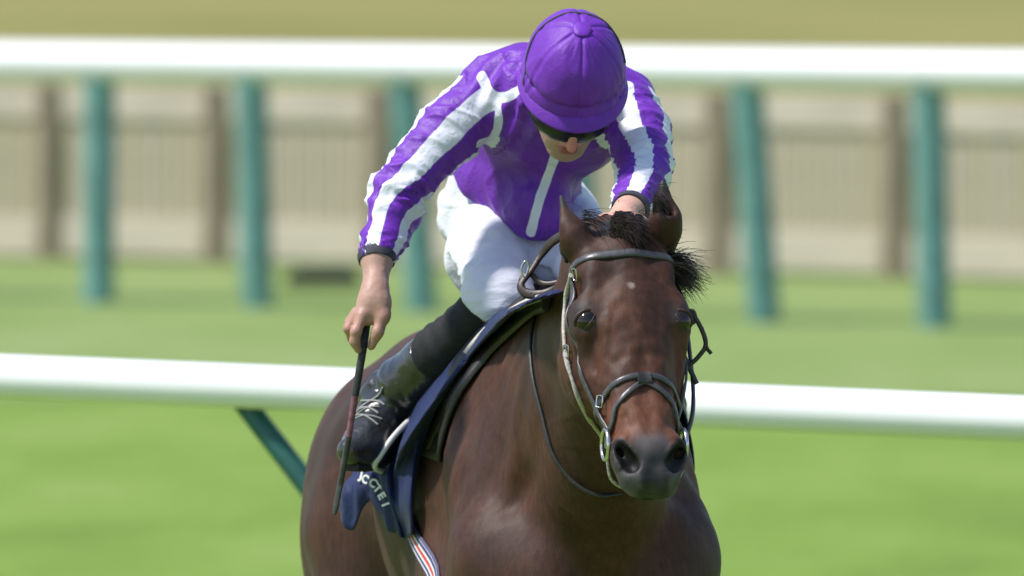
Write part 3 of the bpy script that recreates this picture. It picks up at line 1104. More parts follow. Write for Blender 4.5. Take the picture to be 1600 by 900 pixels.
# open cuffs
for c0, w0 in ((C_R, W_R), (C_L, W_L)):
    d = unit(w0 - c0)
    F.cut(c0 + d * .012, d, c0 - .07, c0 + .10)
    F.cap(c0 + d * .03, .031, c0 - d * .012, .031, .003, True)
# hem: open below the waist
hem_n = unit(spine * .75 + np.array((-.34, -.06, -.50)))
hem_p = P(780, 342, 1.10)
F.cut(hem_p, hem_n, (-.36, .36, 1.5), (.36, 1.62, 1.93))
V, Q = F.mesh(2)
N = normals(V, Q)


def limb_coords(V, pts):
    """distance to limb axis, arc length, angle (0 = facing the camera side, + towards the lower/right side)."""
    pts = np.asarray(pts)
    best = np.full(len(V), 1e9)
    arc, ang = np.zeros(len(V)), np.zeros(len(V))
    L = 0
    for a, b in zip(pts[:-1], pts[1:]):
        d = b - a
        l = np.linalg.norm(d)
        d = d / l
        t = np.clip((V - a) @ d, 0, l)
        q = V - a - t[:, None] * d
        dd = np.linalg.norm(q, axis=1)
        e0 = unit(np.array((0, -1, .05)) - d * (np.array((0, -1, .05)) @ d))
        e1 = np.cross(d, e0)
        if (e1 @ np.array((1, 0, 0))) < 0:
            e1 = -e1
        m = dd < best
        best[m], arc[m] = dd[m], L + t[m]
        ang[m] = np.degrees(np.arctan2(q @ e1, q @ e0))[m]
        L += l
    return best, arc, ang, L


dR, aR, gR, LR = limb_coords(V, catmull(SR, 24))
dL, aL, gL, LL = limb_coords(V, catmull(SL, 24))
wR = sstep(.03, .10, aR) * (dR < .10)
wL = sstep(.03, .08, aL) * (dL < .10)
# cloth folds
fold = np.sin(aR * 95 + 2.4 * np.sin(np.radians(gR) * 1.5) + 5 * noise(V, 9)) * (.4 + .6 * np.abs(noise(V + 4, 8)))
bend = np.exp(-((aR - .33) / .07) ** 2) + .55 * np.exp(-((aR - .53) / .05) ** 2) + .25
amp = wR * .0055 * fold * bend
foldL = np.sin(aL * 100 + 2 * np.sin(np.radians(gL) * 1.3) + 5 * noise(V, 9)) * (.4 + .6 * np.abs(noise(V + 4, 8)))
amp += wL * .0055 * foldL * (.4 + np.exp(-((aL - .22) / .08) ** 2))
tors = (1 - wR) * (1 - wL)
q = (V - P(862, 178, 1.0)) @ TM.T
amp += tors * (.0035 * noise(V, 8) + .0015 * noise(V + 2, 17))
arm = poly_dist(V, [P(800, 100, .90), P(770, 160, .88), P(735, 235, .92)])[0]
amp += tors * .0045 * np.sin(arm * 150 + 3 * noise(V, 10)) * (1 - sstep(.05, .13, arm))
aa = np.where(wR > .5, 1, 0)
amp += .0012 * noise(V + 1, 40)
along_R = np.stack([aR * 1.0, np.radians(gR) * .055, dR * 0], 1)
along_L = np.stack([aL * 1.0, np.radians(gL) * .050, dL * 0], 1)
ck = lambda q: .0075 * (crease(q @ np.array([[1, .5, 0], [-.5, 1, 0], [0, 0, 1]]).T * np.array((1.6, .45, 1)) + 3, 22, 4.5) - .25) + .0045 * (crease(q * np.array((1.5, .5, 1)) + 7, 40) - .35)
amp += wR * ck(along_R) * (.45 + .8 * bend) + wL * ck(along_L)
qt = (V @ TM.T)
amp += tors * (.0055 * (crease(qt * np.array((1.2, .55, 1)) + 1, 13, 4.5) - .25) + .0030 * (crease(qt * np.array((.5, 1.3, 1)) + 5, 24) - .35))
V = V + N * amp[:, None]
V += wR[:, None] * (.006 * noise(V, 12))[:, None] * np.array((.7, 0, .7))
JV, JQ = V.copy(), Q
JBVH = BVHTree.FromPolygons([Vector(p) for p in V], [tuple(x) for x in Q.tolist()])


def jcast(px, py):
    o, d = ray(px, py)
    h = JBVH.ray_cast(o, d)[0]
    return np.array(h) if h is not None else P(px, py, .9)


# stripe masks: signed distance in degrees or metres, thresholded in the material
def band(g, centres, half):
    out = np.full(len(g), -99.0)
    for c0, hf in zip(centres, half):
        out = np.maximum(out, hf - np.abs((g - c0 + 180) % 360 - 180))
    return out


twR = -26 * sstep(.26, .38, aR)
wobR = 1.2 * noise(V, 25)
bR = band(gR + twR * -1 + wobR, [3, -82, 88, 178], [21, 16, 17, 20]) * .001
bL = band(gL + 1.2 * noise(V + 5, 25), [-14, 76, 166, -104], [22, 17, 20, 18]) * .001
mR, mL = (dR < .085) & (aR > .035), (dL < .085) & (aL > .03)
stripe = np.full(len(V), -.02)
stripe[mR] = bR[mR]
stripe[mL] = bL[mL]
SEAMS = [([(752, 118), (768, 148), (790, 152), (815, 138)], .0105), ([(778, 155), (779, 190), (771, 212), (748, 225)], .0085),
         ([(868, 242), (856, 276), (845, 305), (838, 330), (829, 364)], .0095), ([(982, 130), (984, 160), (975, 185)], .010),
         ([(945, 275), (953, 300), (950, 320)], .012)]
wob = .0007 * noise(V, 60)
for pts, wd in SEAMS:
    line = [jcast(*p) for p in catmull(pts, 14)]
    stripe = np.maximum(stripe, (wd + wob - poly_dist(V, line)[0]) * 2)
jme = mesh_np("jersey", V - JB, Q)
attr(jme, "stripe", stripe)


def silk_material(name, use_stripe=True, rough=.46, bump=.38):
    M = Mat(name, rough, 0.4)
    n1 = M.noise(22, 5, 0.6)
    pur = M.ramp(n1, [(0.3, tuple(x * .86 for x in PURPLE)), (0.7, tuple(x * 1.14 for x in PURPLE))])
    if use_stripe:
        whi = M.ramp(n1, [(0.3, tuple(x * .94 for x in WHITE)), (0.7, WHITE)])
        c = M.mix(M.step(M.attr("stripe"), -.0011, .0011), pur, whi)
    else:
        c = pur
    M.color(c)
    M.b.inputs['Sheen Weight'].default_value = 0.06
    M.b.inputs['Sheen Roughness'].default_value = 0.35
    a = M.noise(55, 5, 0.6, dist=1.2)
    w = M.noise(900, 2)
    ad = M.n('ShaderNodeMath', operation='MULTIPLY_ADD')
    M.l(w, ad.inputs[0])
    ad.inputs[1].default_value = .12
    M.l(a, ad.inputs[2])
    M.bump(ad.outputs[0], bump, 0.008)
    return M.m


silk = silk_material("purple_white_silk")
purple = silk_material("purple_cap_silk", False, .52, .22)
link("jersey", jme, silk, jockey)

# cuffs: dark elastic with a white lining band
elastic = simple("dark_elastic", (0.045, 0.045, 0.06), 0.7, 0.3, 0.3, 80, 0.2)
white_knit = simple("white_knit", (0.72, 0.73, 0.75), 0.8, 0.2, 0.08, 120, 0.3)
for c0, w0, rr in ((C_R, W_R, .0375), (C_L, W_L, .038)):
    d = unit(w0 - c0)
    ring = [c0 + d * t - JB for t in (-.010, .001, .012)]
    tube("cuff", ring, [rr * .98, rr * 1.04, rr * .95], elastic, jockey, 24)
    tube("cuff_lining", [c0 + d * t - JB for t in (.0125, .0175)], [.031, .0295], white_knit, jockey, 24)

# ---- breeches
F = Field(axis(-.20, .0048, .30), axis(.72, .0055, 1.62), axis(1.44, .0048, 1.92))
F.ell(PEL + np.array((.008, 0, 0)), (.130, .12, .112), .05, TM)
F.ell(P(802, 286, 1.21), (.120, .13, .088), .05, TM)
F.chain([HIP_R, HIP_R * .5 + KN_R * .5 + np.array((-.005, 0, .008)), KN_R], [.093, .092, .063], .04)
F.chain([HIP_L, HIP_L * .5 + KN_L * .5, KN_L], [.108, .088, .062], .03)
F.ell(KN_R + np.array((.004, -.006, -.006)), (.066, .05, .055), .03)
F.cap(KN_R, .062, KN_R * .75 + MID_R * .25, .056, .02)
F.cap(KN_L, .062, KN_L * .75 + MID_L * .25, .056, .02)
for k, m in ((KN_R, MID_R), (KN_L, MID_L)):
    d = unit(m - k)
    F.cut(k + d * .030, unit(d * .8 + np.array((0, 0, -.4))), k - .14, k + .14)
V, Q = F.mesh(2)
N = normals(V, Q)
dk = np.linalg.norm(V - KN_R, axis=1)
_, aT = poly_dist(V, [HIP_R, KN_R])
amp = .0030 * np.sin(aT * 120 + 5 * noise(V, 9)) * (.3 + np.abs(noise(V + 3, 9))) * sstep(.22, .34, aT) + .0030 * noise(V, 12) + .0012 * noise(V + 1, 30)
amp += .0034 * (crease(V * np.array((.6, .6, 1.5)) + 3, 14) - .35) + .002 * (crease(V * np.array((.8, .5, 1.5)) + 6, 30) - .35)
amp += .003 * np.sin((V[:, 0] * .6 + V[:, 2]) * 110 + 5 * noise(V + 8, 7)) * np.abs(noise(V + 2, 6)) * (1 - sstep(.1, .2, aT))
V = V + N * amp[:, None]
M = Mat("white_breeches", 0.55, 0.35)
n1 = M.noise(14, 5, 0.6)
M.color(M.ramp(n1, [(0.3, (0.66, 0.665, 0.75)), (0.7, (0.73, 0.735, 0.82))]))
M.b.inputs['Sheen Weight'].default_value = .15
M.bump(M.noise(48, 5, 0.6, stretch=(.5, .5, 1.6), dist=1.0), 0.35, 0.008)
link("breeches", mesh_np("breeches", V - JB, Q), M.m, jockey)

# ---- gaiters and boots
matte_black = simple("matte_black_gaiter", (0.016, 0.016, 0.018), 0.75, 0.3, 0.25, 60, 0.25)
M = Mat("shiny_black_boot", 0.26, 0.7)
n1 = M.noise(30, 5, 0.6)
M.color(M.ramp(n1, [(0.3, (0.014, 0.014, 0.015)), (0.7, (0.028, 0.028, 0.029))]))
M.b.inputs['Coat Weight'].default_value = 0.25
M.b.inputs['Coat Roughness'].default_value = 0.08
M.bump(M.noise(22, 3, 0.5, dist=1.2), 0.35, 0.012)
boot_mat = M.m
gloss_strip_mat = simple("grey_gloss_strip", (0.30, 0.30, 0.29), 0.8, 0.2, 0.1, 90)
rubber = simple("black_rubber_sole", (0.02, 0.02, 0.02), 0.7, 0.3, 0.2, 40)
for side, KN, MID, AN, heel, ball, toe in (("r", KN_R, MID_R, AN_R, P(634, 664, 1.16), P(572, 694, 1.03), P(548, 704, .99)),
                                           ("l", KN_L, MID_L, AN_L, P(1020, 665, 1.30), P(1044, 688, 1.14), P(1050, 694, 1.10))):
    lo = np.min([KN, AN, heel, toe], axis=0) - .09
    hi = np.max([KN, AN, heel, toe], axis=0) + .09
    G = Field(axis(lo[0], .0045, hi[0]), axis(lo[1], .0045, hi[1]), axis(lo[2], .0045, hi[2]))
    G.chain([KN * .86 + MID * .14, MID, MID * .7 + AN * .3], [.0545, .0535, .050], .02)
    d = unit(MID - KN)
    G.cut(KN + d * .022, -unit(d * .8 + np.array((0, 0, -.4))), KN - .12, KN + .10)
    v, q = G.mesh(2)
    n = normals(v, q)
    v = v + n * (.0022 * noise(v, 16) + .0012 * np.sin(poly_dist(v, [KN, AN])[1] * 170 + 4 * noise(v, 9)))[:, None]
    link("gaiter", mesh_np("gaiter", v - JB, q), matte_black, jockey)
    B = Field(axis(lo[0], .004, hi[0]), axis(lo[1], .004, hi[1]), axis(lo[2], .004, hi[2]))
    top = MID * .86 + AN * .14
    B.chain([top, MID * .35 + AN * .65, AN], [.0545, .0535, .0455], .02)
    B.chain([AN, heel], [.044, .038], .03)
    B.chain([AN * .55 + ball * .45, ball, toe], [.044, .037, .029], .03)
    B.cap(heel, .036, ball, .036, .03)
    d = unit(AN - MID)
    B.cut(top, -d, top - .09, top + .09)
    v, q = B.mesh(2)
    n = normals(v, q)
    aa = poly_dist(v, [MID, AN, toe])[1]
    v = v + n * (.0028 * noise(v, 20) + .0055 * np.sin(aa * 190 + 5 * noise(v, 12)) * np.exp(-((aa - np.linalg.norm(AN - MID)) / .05) ** 2))[:, None]
    bt = link("boot", mesh_np("boot", v - JB, q), boot_mat, jockey)
    bvh = BVHTree.FromPolygons([Vector(p) for p in v], [tuple(x) for x in q.tolist()])
    # sole: follows the underside of the foot
    sole = []
    for t in np.linspace(0, 1, 8):
        c0 = heel * (1 - t) + toe * t
        h = bvh.ray_cast(Vector(c0 - np.array((0, 0, .15))), Vector((0, 0, 1)))[0]
        sole.append(np.array(h) + np.array((0, 0, .001)) if h is not None else c0 - np.array((0, 0, .036)))
    sole = smooth_path(sole)
    v, f = ribbon_vf(sole - JB, [(0, 0, -1.0)] * len(sole), [.044, .052, .054, .056, .062, .066, .058, .040], .012)
    link("sole", mesh_py("sole", v, f), rubber, bt)
    # crossed grey strips imitating gloss highlights on the instep creases
    for k in range(3):
        t = .40 + k * .17
        c0 = AN * (1 - t) + ball * t
        along = unit(ball - AN)
        up = unit(np.array((-.3 if side == "r" else .3, -.55, .75)))
        sd = unit(np.cross(along, up))
        for sgn in (1, -1):
            pts, nn = [], []
            for e in np.linspace(-1 + .3 * (k % 2), .8 + .2 * (k % 3), 9):
                src = c0 + sd * (e * .030) + along * (sgn * e * .010 + .004 * math.sin(k * 5 + e * 2))
                hit = bvh.ray_cast(Vector(src + up * .12), Vector(-up))
                if hit[0] is not None:
                    pts.append(np.array(hit[0]) + np.array(hit[1]) * .0012)
                    nn.append(np.array(hit[1]))
            if len(pts) > 5:
                v, f = ribbon_vf(smooth_path(pts, 1) - JB, nn, .0022 + .0018 * abs(math.sin(k * 2.3 + sgn)), .0022)
                link("gloss_strip", mesh_py("gloss_strip", v, f), gloss_strip_mat, bt)

# ---- skull cap with purple silk cover
def dome(th, ph):
    """th: angle round the crown axis from the face, ph: from the crown down."""
    a, b, c = .0995, .121, (.107 if math.cos(th) > 0 else .122)
    return np.array((a * math.sin(ph) * math.sin(th), .006 + b * math.cos(ph), c * math.sin(ph) * math.cos(th)))


nt, npn = 120, 54
V, Q = [], []
for j in range(npn):
    ph = (j / (npn - 1)) * math.radians(104)
    for i in range(nt):
        th = 2 * math.pi * i / nt
        V.append(dome(th, ph))
V = np.array(V)
for j in range(npn - 1):
    for i in range(nt):
        k = (i + 1) % nt
        Q.append((j * nt + i, j * nt + k, (j + 1) * nt + k, (j + 1) * nt + i))
Q = np.array(Q)
rad = V - np.array((0, .006, 0))
rad = rad / np.linalg.norm(rad, axis=1)[:, None]
th = np.arctan2(V[:, 0], V[:, 2])
ph = np.repeat(np.linspace(0, math.radians(104), npn), nt)
seam = np.abs((th * 6 / (2 * math.pi) + .5) % 1 - .5) * (2 * math.pi / 6) * np.sin(ph) * .11       # metres from nearest seam
amp = -.0026 * np.exp(-(seam / .0030) ** 2) + .0009 * np.exp(-((seam - .009) / .006) ** 2)
amp = amp * sstep(.10, .3, ph)
amp += .0026 * noise(V * np.array((1, .5, 1)), 22) * sstep(.2, .6, ph)
amp += .0026 * (crease(V * np.array((1.0, .45, 1.0)) + 4, 20, 4) - .3) * sstep(.25, .6, ph)
amp += .0011 * np.sin(th * 31 + 6 * noise(V, 14)) * np.abs(noise(V + 3, 15)) * sstep(.15, .4, ph)
rim = np.exp(-((ph - math.radians(84)) / .055) ** 2)
amp += rim * (-.0065 + .0035 * np.sin(th * 17 + 3 * np.sin(th * 5)))                        # gathered cloth above the peak
amp += .003 * np.exp(-((ph - math.radians(95)) / .05) ** 2)
V = V + rad * amp[:, None]
hel_par = link("cap", mesh_np("cap", (HC + V @ FM) - JB, Q), purple, jockey)
sol = hel_par.modifiers.new("thick", 'SOLIDIFY')
sol.thickness = .003
sol.offset = 0
CAPB = BVHTree.FromPolygons([Vector(p) for p in HC + V @ FM], [tuple(x) for x in Q.tolist()])
# button on the crown
bm = bmesh.new()
bmesh.ops.create_uvsphere(bm, u_segments=16, v_segments=10, radius=1)
for v in bm.verts:
    w = noise(np.array([v.co[:]]), 2.5)[0]
    q = np.array((v.co.x * .019, v.co.y * .0050, v.co.z * .019)) * (1 + .12 * w)
    v.co = Vector(hd_(q[0], .1285 + q[1], q[2]) - JB)
me = bpy.data.meshes.new("cap_button")
bm.to_mesh(me)
bm.free()
me.polygons.foreach_set('use_smooth', [True] * len(me.polygons))
link("cap_button", me, purple, hel_par)
# peak: a curved brim reaching out over the face
V, Q = [], []
ni, nj = 48, 10
for j in range(nj):
    s = j / (nj - 1)
    for i in range(ni + 1):
        t = (i / ni - .5) * math.radians(196)
        w = max(0.0, math.cos(t * .92)) ** .55
        out = .001 + (.029 * w) * s
        r_ = (.0995 + out * .55) * math.sin(t)
        f_ = (.107 + out) * math.cos(t)
        V.append((r_, -.002 - .014 * s * w - .010 * (1 - w) - .008 * s * s * w, f_ - .004))
V = np.array(V)
for j in range(nj - 1):
    for i in range(ni):
        a = j * (ni + 1) + i
        Q.append((a, a + 1, a + ni + 2, a + ni + 1))
V[:, 1] += .0012 * noise(V, 40)
pk = link("peak", mesh_np("peak", (HC + V @ FM) - JB, np.array(Q)), purple, hel_par)
sol = pk.modifiers.new("thick", 'SOLIDIFY')
sol.thickness = .007
sol.offset = 0
sub = pk.modifiers.new("soft", 'SUBSURF')
sub.levels = sub.render_levels = 1
# dark elastic running round the cap
pts = []
for a in np.linspace(math.radians(196), math.radians(8), 40):
    dr = np.array((math.cos(a), -.30, math.sin(a)))
    hit = CAPB.ray_cast(Vector(HC + np.array((.002, -.004, .010)) + unit(dr) * .4), Vector(-unit(dr)))
    if hit[0] is not None:
        pts.append(np.array(hit[0]) + unit(dr) * .0022)
tube("elastic_cord", smooth_path(pts, 2) - JB, .0028, elastic, hel_par, 8)

# goggles under the peak
M = Mat("goggle_lens", 0.3, 0.3)
M.color(M.ramp(M.noise(12, 2), [(0.3, (0.006, 0.008, 0.008)), (0.7, (0.012, 0.016, 0.015))]))
lens = M.m
gog = []
for t in np.linspace(-1.15, 1.15, 25):
    gog.append(hd_(.081 * math.sin(t), -.044, .018 + .096 * math.cos(t)))
gn = [rdir * math.sin(t) + fdir * math.cos(t) - h_ * .1 for t in np.linspace(-1.15, 1.15, 25)]
wg = [.050 + .010 * abs(math.sin(t * 1.5)) * (abs(t) < 1.05) for t in np.linspace(-1.15, 1.15, 25)]
gg = ribbon("goggles", np.array(gog) - JB, gn, wg, .008, lens, jockey)
gs, gsn = [], []
for t in np.linspace(1.1, 2 * math.pi - 1.1, 25):
    gs.append(hd_(.0835 * math.sin(t), -.020 - .004 * math.cos(t), -.004 + .106 * math.cos(t)))
    gsn.append(rdir * math.sin(t) + fdir * math.cos(t))
ribbon("strap", np.array(gs) - JB, gsn, .022, .003, elastic, gg)
# chin strap and dark hair at the temples
hair = simple("dark_hair", (0.022, 0.016, 0.012), 0.6, 0.4, 0.4, 90, 0.3)
cs = [fc_(.0815, -.005, -.006), fc_(.078, -.055, .002), fc_(.060, -.100, .012), fc_(.025, -.136, .040), fc_(0, -.146, .050),
      fc_(-.025, -.136, .040), fc_(-.060, -.100, .012), fc_(-.078, -.055, .002), fc_(-.0815, -.005, -.006)]
cp = catmull(cs, 36)
cn = [unit(p - hd_(0, -.04, .0)) for p in cp]
ribbon("chin_strap", cp - JB, cn, .016, .003, elastic, jockey)
G = Field(axis(HC[0] - .12, .0045, HC[0] + .12), axis(HC[1] - .16, .0045, HC[1] + .16), axis(HC[2] - .16, .0045, HC[2] + .13))
G.ell(hd_(0, -.005, -.022), (.081, .092, .088), .01, FM)
G.ell(hd_(0, -.075, .055), (.085, .06, .075), .02, FM, True)
G.cut(hd_(0, .0, 0), h_, HC - .2, HC + .2)
v, q = G.mesh(2)
n = normals(v, q)
v = v + n * (.003 * noise(v * np.array((1, 1, .4)), 70))[:, None]
link("hair", mesh_np("hair", v - JB, q), hair, jockey)
# ================================================================== tack
leather = simple("black_leather", (0.022, 0.019, 0.018), 0.5, 0.5, 0.3, 70, 0.25)
leather_grey = simple("worn_grey_leather", (0.06, 0.058, 0.062), 0.36, 0.5, 0.35, 60, 0.25)
leather_brown = simple("dark_brown_leather", (0.035, 0.022, 0.014), 0.45, 0.5, 0.4, 60, 0.25)
silver = simple("bit_steel", (0.62, 0.62, 0.60), 0.22, 0.5, 0.1, 60, metal=1.0)
pale_cord = simple("pale_plaited_cord", (0.42, 0.39, 0.36), 0.55, 0.4, 0.35, 160, 0.5)

BB = hw(.66, .03, 1.70)
bridle = thing("bridle", "black leather bridle with crossed noseband on the dark bay horse's head", "bridle", BB)
D2R = math.radians


def strap(name, fn, a0, a1, width, thick, mat, parent=bridle, n=40, off=.002, base=BB):
    pts, nn = hloop(fn, np.radians(np.linspace(a0, a1, n)), off)
    pts, nn = smooth_path(pts, 3), smooth_path(nn, 3)
    return ribbon(name, pts - base, nn, width, thick, mat, parent)


browband = strap("browband", lambda a: .064 - .006 * (a / 1.4) ** 2, -88, 88, .0165, .004, leather_grey)
top = strap("noseband", lambda a: .330 + .030 * min(1, abs(a) / 1.1) ** 1.5 + .02 * max(0, abs(a) - 1.1), -178, 178, .0120, .0035, leather_grey, n=80)
low = strap("noseband_strap", lambda a: .340 + .080 * min(1, abs(a) / .95) + .035 * max(0, abs(a) - .95), -178, 178, .0105, .0035, leather_grey, n=80, off=.004)
v, nn = hloop(lambda a: .338, [-.14, -.07, 0, .07, .14], .007)
ribbon("noseband_pad", v - BB, nn, .026, .004, leather, bridle)
for s in (1, -1):
    pts, nn = [], []
    for t in np.linspace(.058, .43, 30):
        a, b = hloop(lambda q: t, [s * (1.18 + .10 * math.sin(t * 7))], .003)
        if len(a):
            pts.append(a[0])
            nn.append(b[0])
    ribbon("cheekpiece", smooth_path(pts) - BB, nn, .0115, .0035, leather_grey, bridle)
    cp_end, cp_n = pts[-1], nn[-1]
    # loose ring of the bit with its mouthpiece end
    c0 = cp_end + np.array(cp_n) * .010 + (HT * .020) @ HB
    e1, e2 = HT @ HB, unit(HN @ HB)
    rp = [c0 + (e1 * math.cos(a) + e2 * math.sin(a)) * .029 - BB for a in np.linspace(0, 2 * math.pi, 29)]
    bit = tube("bit_ring", rp, .0042, silver, bridle, 8)
    inner = c0 - s * (HV @ HB) * .035
    tube("mouthpiece", [c0 + e2 * .0 - BB, inner - BB], [.0075, .006], silver, bit, 10)
    # chin strap hanging from the ring under the lips
    pts = catmull([c0 + e1 * .028, c0 + e1 * .06 - s * (HV @ HB) * .012 - e2 * .03, c0 + e1 * .07 - s * (HV @ HB) * .05 - e2 * .055], 12)
    tube("lip_strap", pts - BB, .003, pale_cord, bridle, 8)
    if s > 0:
        BITR = c0
    else:
        BITL = c0
# small buckles on the near cheek
for px, py in ((886, 548), (938, 628), (900, 428)):
    q_, n_ = hcast(px + 4, py, .008)
    e1 = unit(np.cross(n_, (0, 0, 1.0)))
    e2 = np.cross(n_, e1)
    ring = [q_ + e1 * (.0085 * x) + e2 * (.0105 * y) - BB for x, y in ((-1, -1), (0, -1.1), (1, -1), (1.1, 0), (1, 1), (0, 1.1), (-1, 1), (-1.1, 0), (-1, -1))]
    tube("buckle", ring, .0016, silver, bridle, 6)
# headpiece
pts, nn = [], []
for a in np.linspace(-1.5, 1.5, 30):
    if abs(a) < .95:
        continue
    hit = HBVH.find_nearest(Vector(HLOC + hp(.040 - .100 * math.cos(a), .105 * math.sin(a), -.090 + .030 * math.cos(a)) @ HB))
    pts.append(np.array(hit[0]) + np.array(hit[1]) * .003)
    nn.append(np.array(hit[1]))
for sl in (slice(0, len(pts) // 2), slice(len(pts) // 2, None)):
    ribbon("headpiece", smooth_path(pts[sl], 1) - BB, nn[sl], .018, .004, leather, bridle)
# pale plaited cord lying along the near cheek down to the bit
pts = []
for px, py in catmull([(893, 430), (884, 470), (881, 510), (884, 555), (894, 592), (908, 630), (926, 662), (943, 684)], 30):
    q, n_ = hcast(px + 3, py, .005)
    pts.append(q)
pts = smooth_path(pts, 5)
dd = np.array([0] + list(np.cumsum(np.linalg.norm(np.diff(pts, axis=0), axis=1))))
tube("cheek_cord", pts - BB, .0046 + .0011 * np.sin(dd * 420), pale_cord, bridle, 8)
# reins
LHp = P(962, 336, .36)


def rein(name, ctrl, wd, mat, nrm=(-.55, -.75, .35), n=60, thick=.004):
    pts = catmull(ctrl, n)
    return ribbon(name, pts - BB, [unit(nrm)] * n, wd, thick, mat, bridle)


def near_horse(px, py, off):
    return hcast(px, py, off)[0]


ctrl = [near_horse(942, 772, .006) + np.array((.035, .02, .004)), near_horse(942, 772, .006), near_horse(922, 767, .006), near_horse(906, 757, .006), near_horse(890, 742, .006), near_horse(868, 706, .008), near_horse(850, 645, .006), near_horse(836, 585, .006),
        near_horse(834, 530, .006), near_horse(848, 480, .008), P(866, 452, .46), P(905, 405, .42), LHp]
rein("rein", ctrl, .0085, leather)
ctrl = [BITL, P(1082, 640, .12), P(1078, 560, .26), P(1060, 460, .34), P(1010, 370, .38), LHp + np.array((.02, 0, 0))]
rein("rein", ctrl, .0105, leather, (.8, -.5, .2))
# slack buckle end of the reins looped below the hand
ctrl = [P(925, 352, .40), P(872, 372, .44), P(848, 396, .46), P(830, 424, .45), P(814, 446, .44), P(824, 459, .43), P(848, 459, .42), P(872, 448, .41), P(897, 434, .38)]
pts = catmull(ctrl, 60)
ribbon("rein_loop", pts - BB, [unit((-.4, -.8, .3))] * 60, [.015 + .004 * math.sin(i * .21) for i in range(60)], .006, leather_brown, bridle)
ribbon("rein_loop", catmull([P(820, 458, .445), P(815, 438, .45), P(828, 428, .455), P(842, 440, .45), P(858, 444, .44), P(885, 438, .43)], 40) - BB, [unit((-.4, -.8, .3))] * 40, .011, .005, leather_brown, bridle)
v, f = tube_vf(catmull([P(817, 432, .43), P(815, 418, .43), P(821, 408, .43), P(826, 416, .43), P(822, 430, .43), P(817, 432, .43)], 24) - BB, .0022, 8)
link("buckle", mesh_py("buckle", v, f), silver, bridle)
# loose strap ends blowing out on the far side of the face
for ctrl, wd in (([(1066, 478), (1084, 494), (1098, 520), (1102, 540), (1092, 556), (1080, 568), (1066, 578)], .0085),
                 ([(1096, 512), (1101, 532), (1104, 544), (1111, 553)], .0065), ([(1068, 556), (1078, 578), (1088, 600)], .0095),
                 ([(1070, 488), (1082, 486), (1086, 500), (1078, 508)], .0070)):
    pts = catmull([P(x, y, .16) for x, y in ctrl], 26)
    ribbon("strap_end", pts - BB, [unit((.5, -.85, .2))] * 26, wd, .005, leather, bridle)


# ------------------------------------------------------------------ saddle and cloth
def hsurf(u, deg, off):
    """Point on the barrel at u, deg from the top towards the horse's right."""
    a = D2R(deg)
    d = np.array((0, math.sin(a), math.cos(a)))
    c0 = np.array((u, 0, 1.22))
    dw = d @ HB
    h, n, _, _ = HBVH.ray_cast(Vector(HLOC + (c0 + d * .8) @ HB), Vector(-dw))
    if h is None:
        h, n = Vector(HLOC + (c0 + d * .3) @ HB), Vector(dw)
    n = np.array(n)
    if n @ dw < 0:
        n = -n
    return np.array(h) + n * off, n


SB = hw(-.28, 0, 1.60)
saddle = thing("saddle", "small black racing saddle with pale edged pad and striped girth under the jockey", "saddle", SB)
G = Field(axis(-.22, .006, .30), axis(.78, .006, 1.62), axis(1.40, .006, 1.80))
topz = [hsurf(u, 0, 0)[0] for u in (-.14, -.22, -.34, -.48)]
G.chain([topz[0] + (0, 0, .002), topz[1] + (0, 0, .006), topz[2] + (0, 0, .012), topz[3] + (0, 0, .040)], [.026, .036, .050, .045], .04)
for dg in (28, -28):
    G.chain([hsurf(-.16, dg, .004)[0], hsurf(-.40, dg, .010)[0]], [.016, .026], .04)
v, q = G.mesh(2)
link("seat", mesh_np("seat", v - SB, q), leather, saddle)
for s in (1, -1):
    nu, na = 14, 16
    v = []
    for j in range(na):
        dg = 10 + 62 * j / (na - 1)
        for i in range(nu):
            w = i / (nu - 1)
            u0 = .035 - .0009 * dg + .030 * math.sin(math.pi * j / (na - 1))
            u1 = u0 - .30 + .0012 * dg
            v.append(hsurf(u0 + (u1 - u0) * w, s * dg, .010)[0])
    v = np.array(v)
    q = [(j * nu + i, j * nu + i + 1, (j + 1) * nu + i + 1, (j + 1) * nu + i) for j in range(na - 1) for i in range(nu - 1)]
    fl = link("flap", mesh_np("flap", v - SB, np.array(q)), leather, saddle)
    m = fl.modifiers.new("thick", 'SOLIDIFY')
    m.thickness = .008
    m.offset = 0
# near-side pad edge seen in front of the cloth
pts, nn = [], []
for px, py in catmull([(862, 476), (840, 486), (778, 540), (733, 595), (697, 655), (678, 700)], 36):
    q, n_ = hcast(px, py, .008)
    pts.append(q)
    nn.append(n_)
ribbon("pad", smooth_path(pts, 4) - SB, smooth_path(nn, 6), [.030 + .022 * math.sin(math.pi * i / 35) for i in range(36)], .010, leather, saddle)
pts, nn = [], []
for px, py in catmull([(862, 470), (822, 492), (790, 513), (762, 538), (741, 562)], 24):
    q, n_ = hcast(px, py, .022)
    pts.append(q)
    nn.append(n_)
cream = simple("cream_binding", (0.50, 0.46, 0.38), 0.6, 0.3, 0.15, 60, 0.2)
ribbon("pad_binding", smooth_path(pts, 4) - SB, smooth_path(nn, 6), .013, .008, cream, saddle)

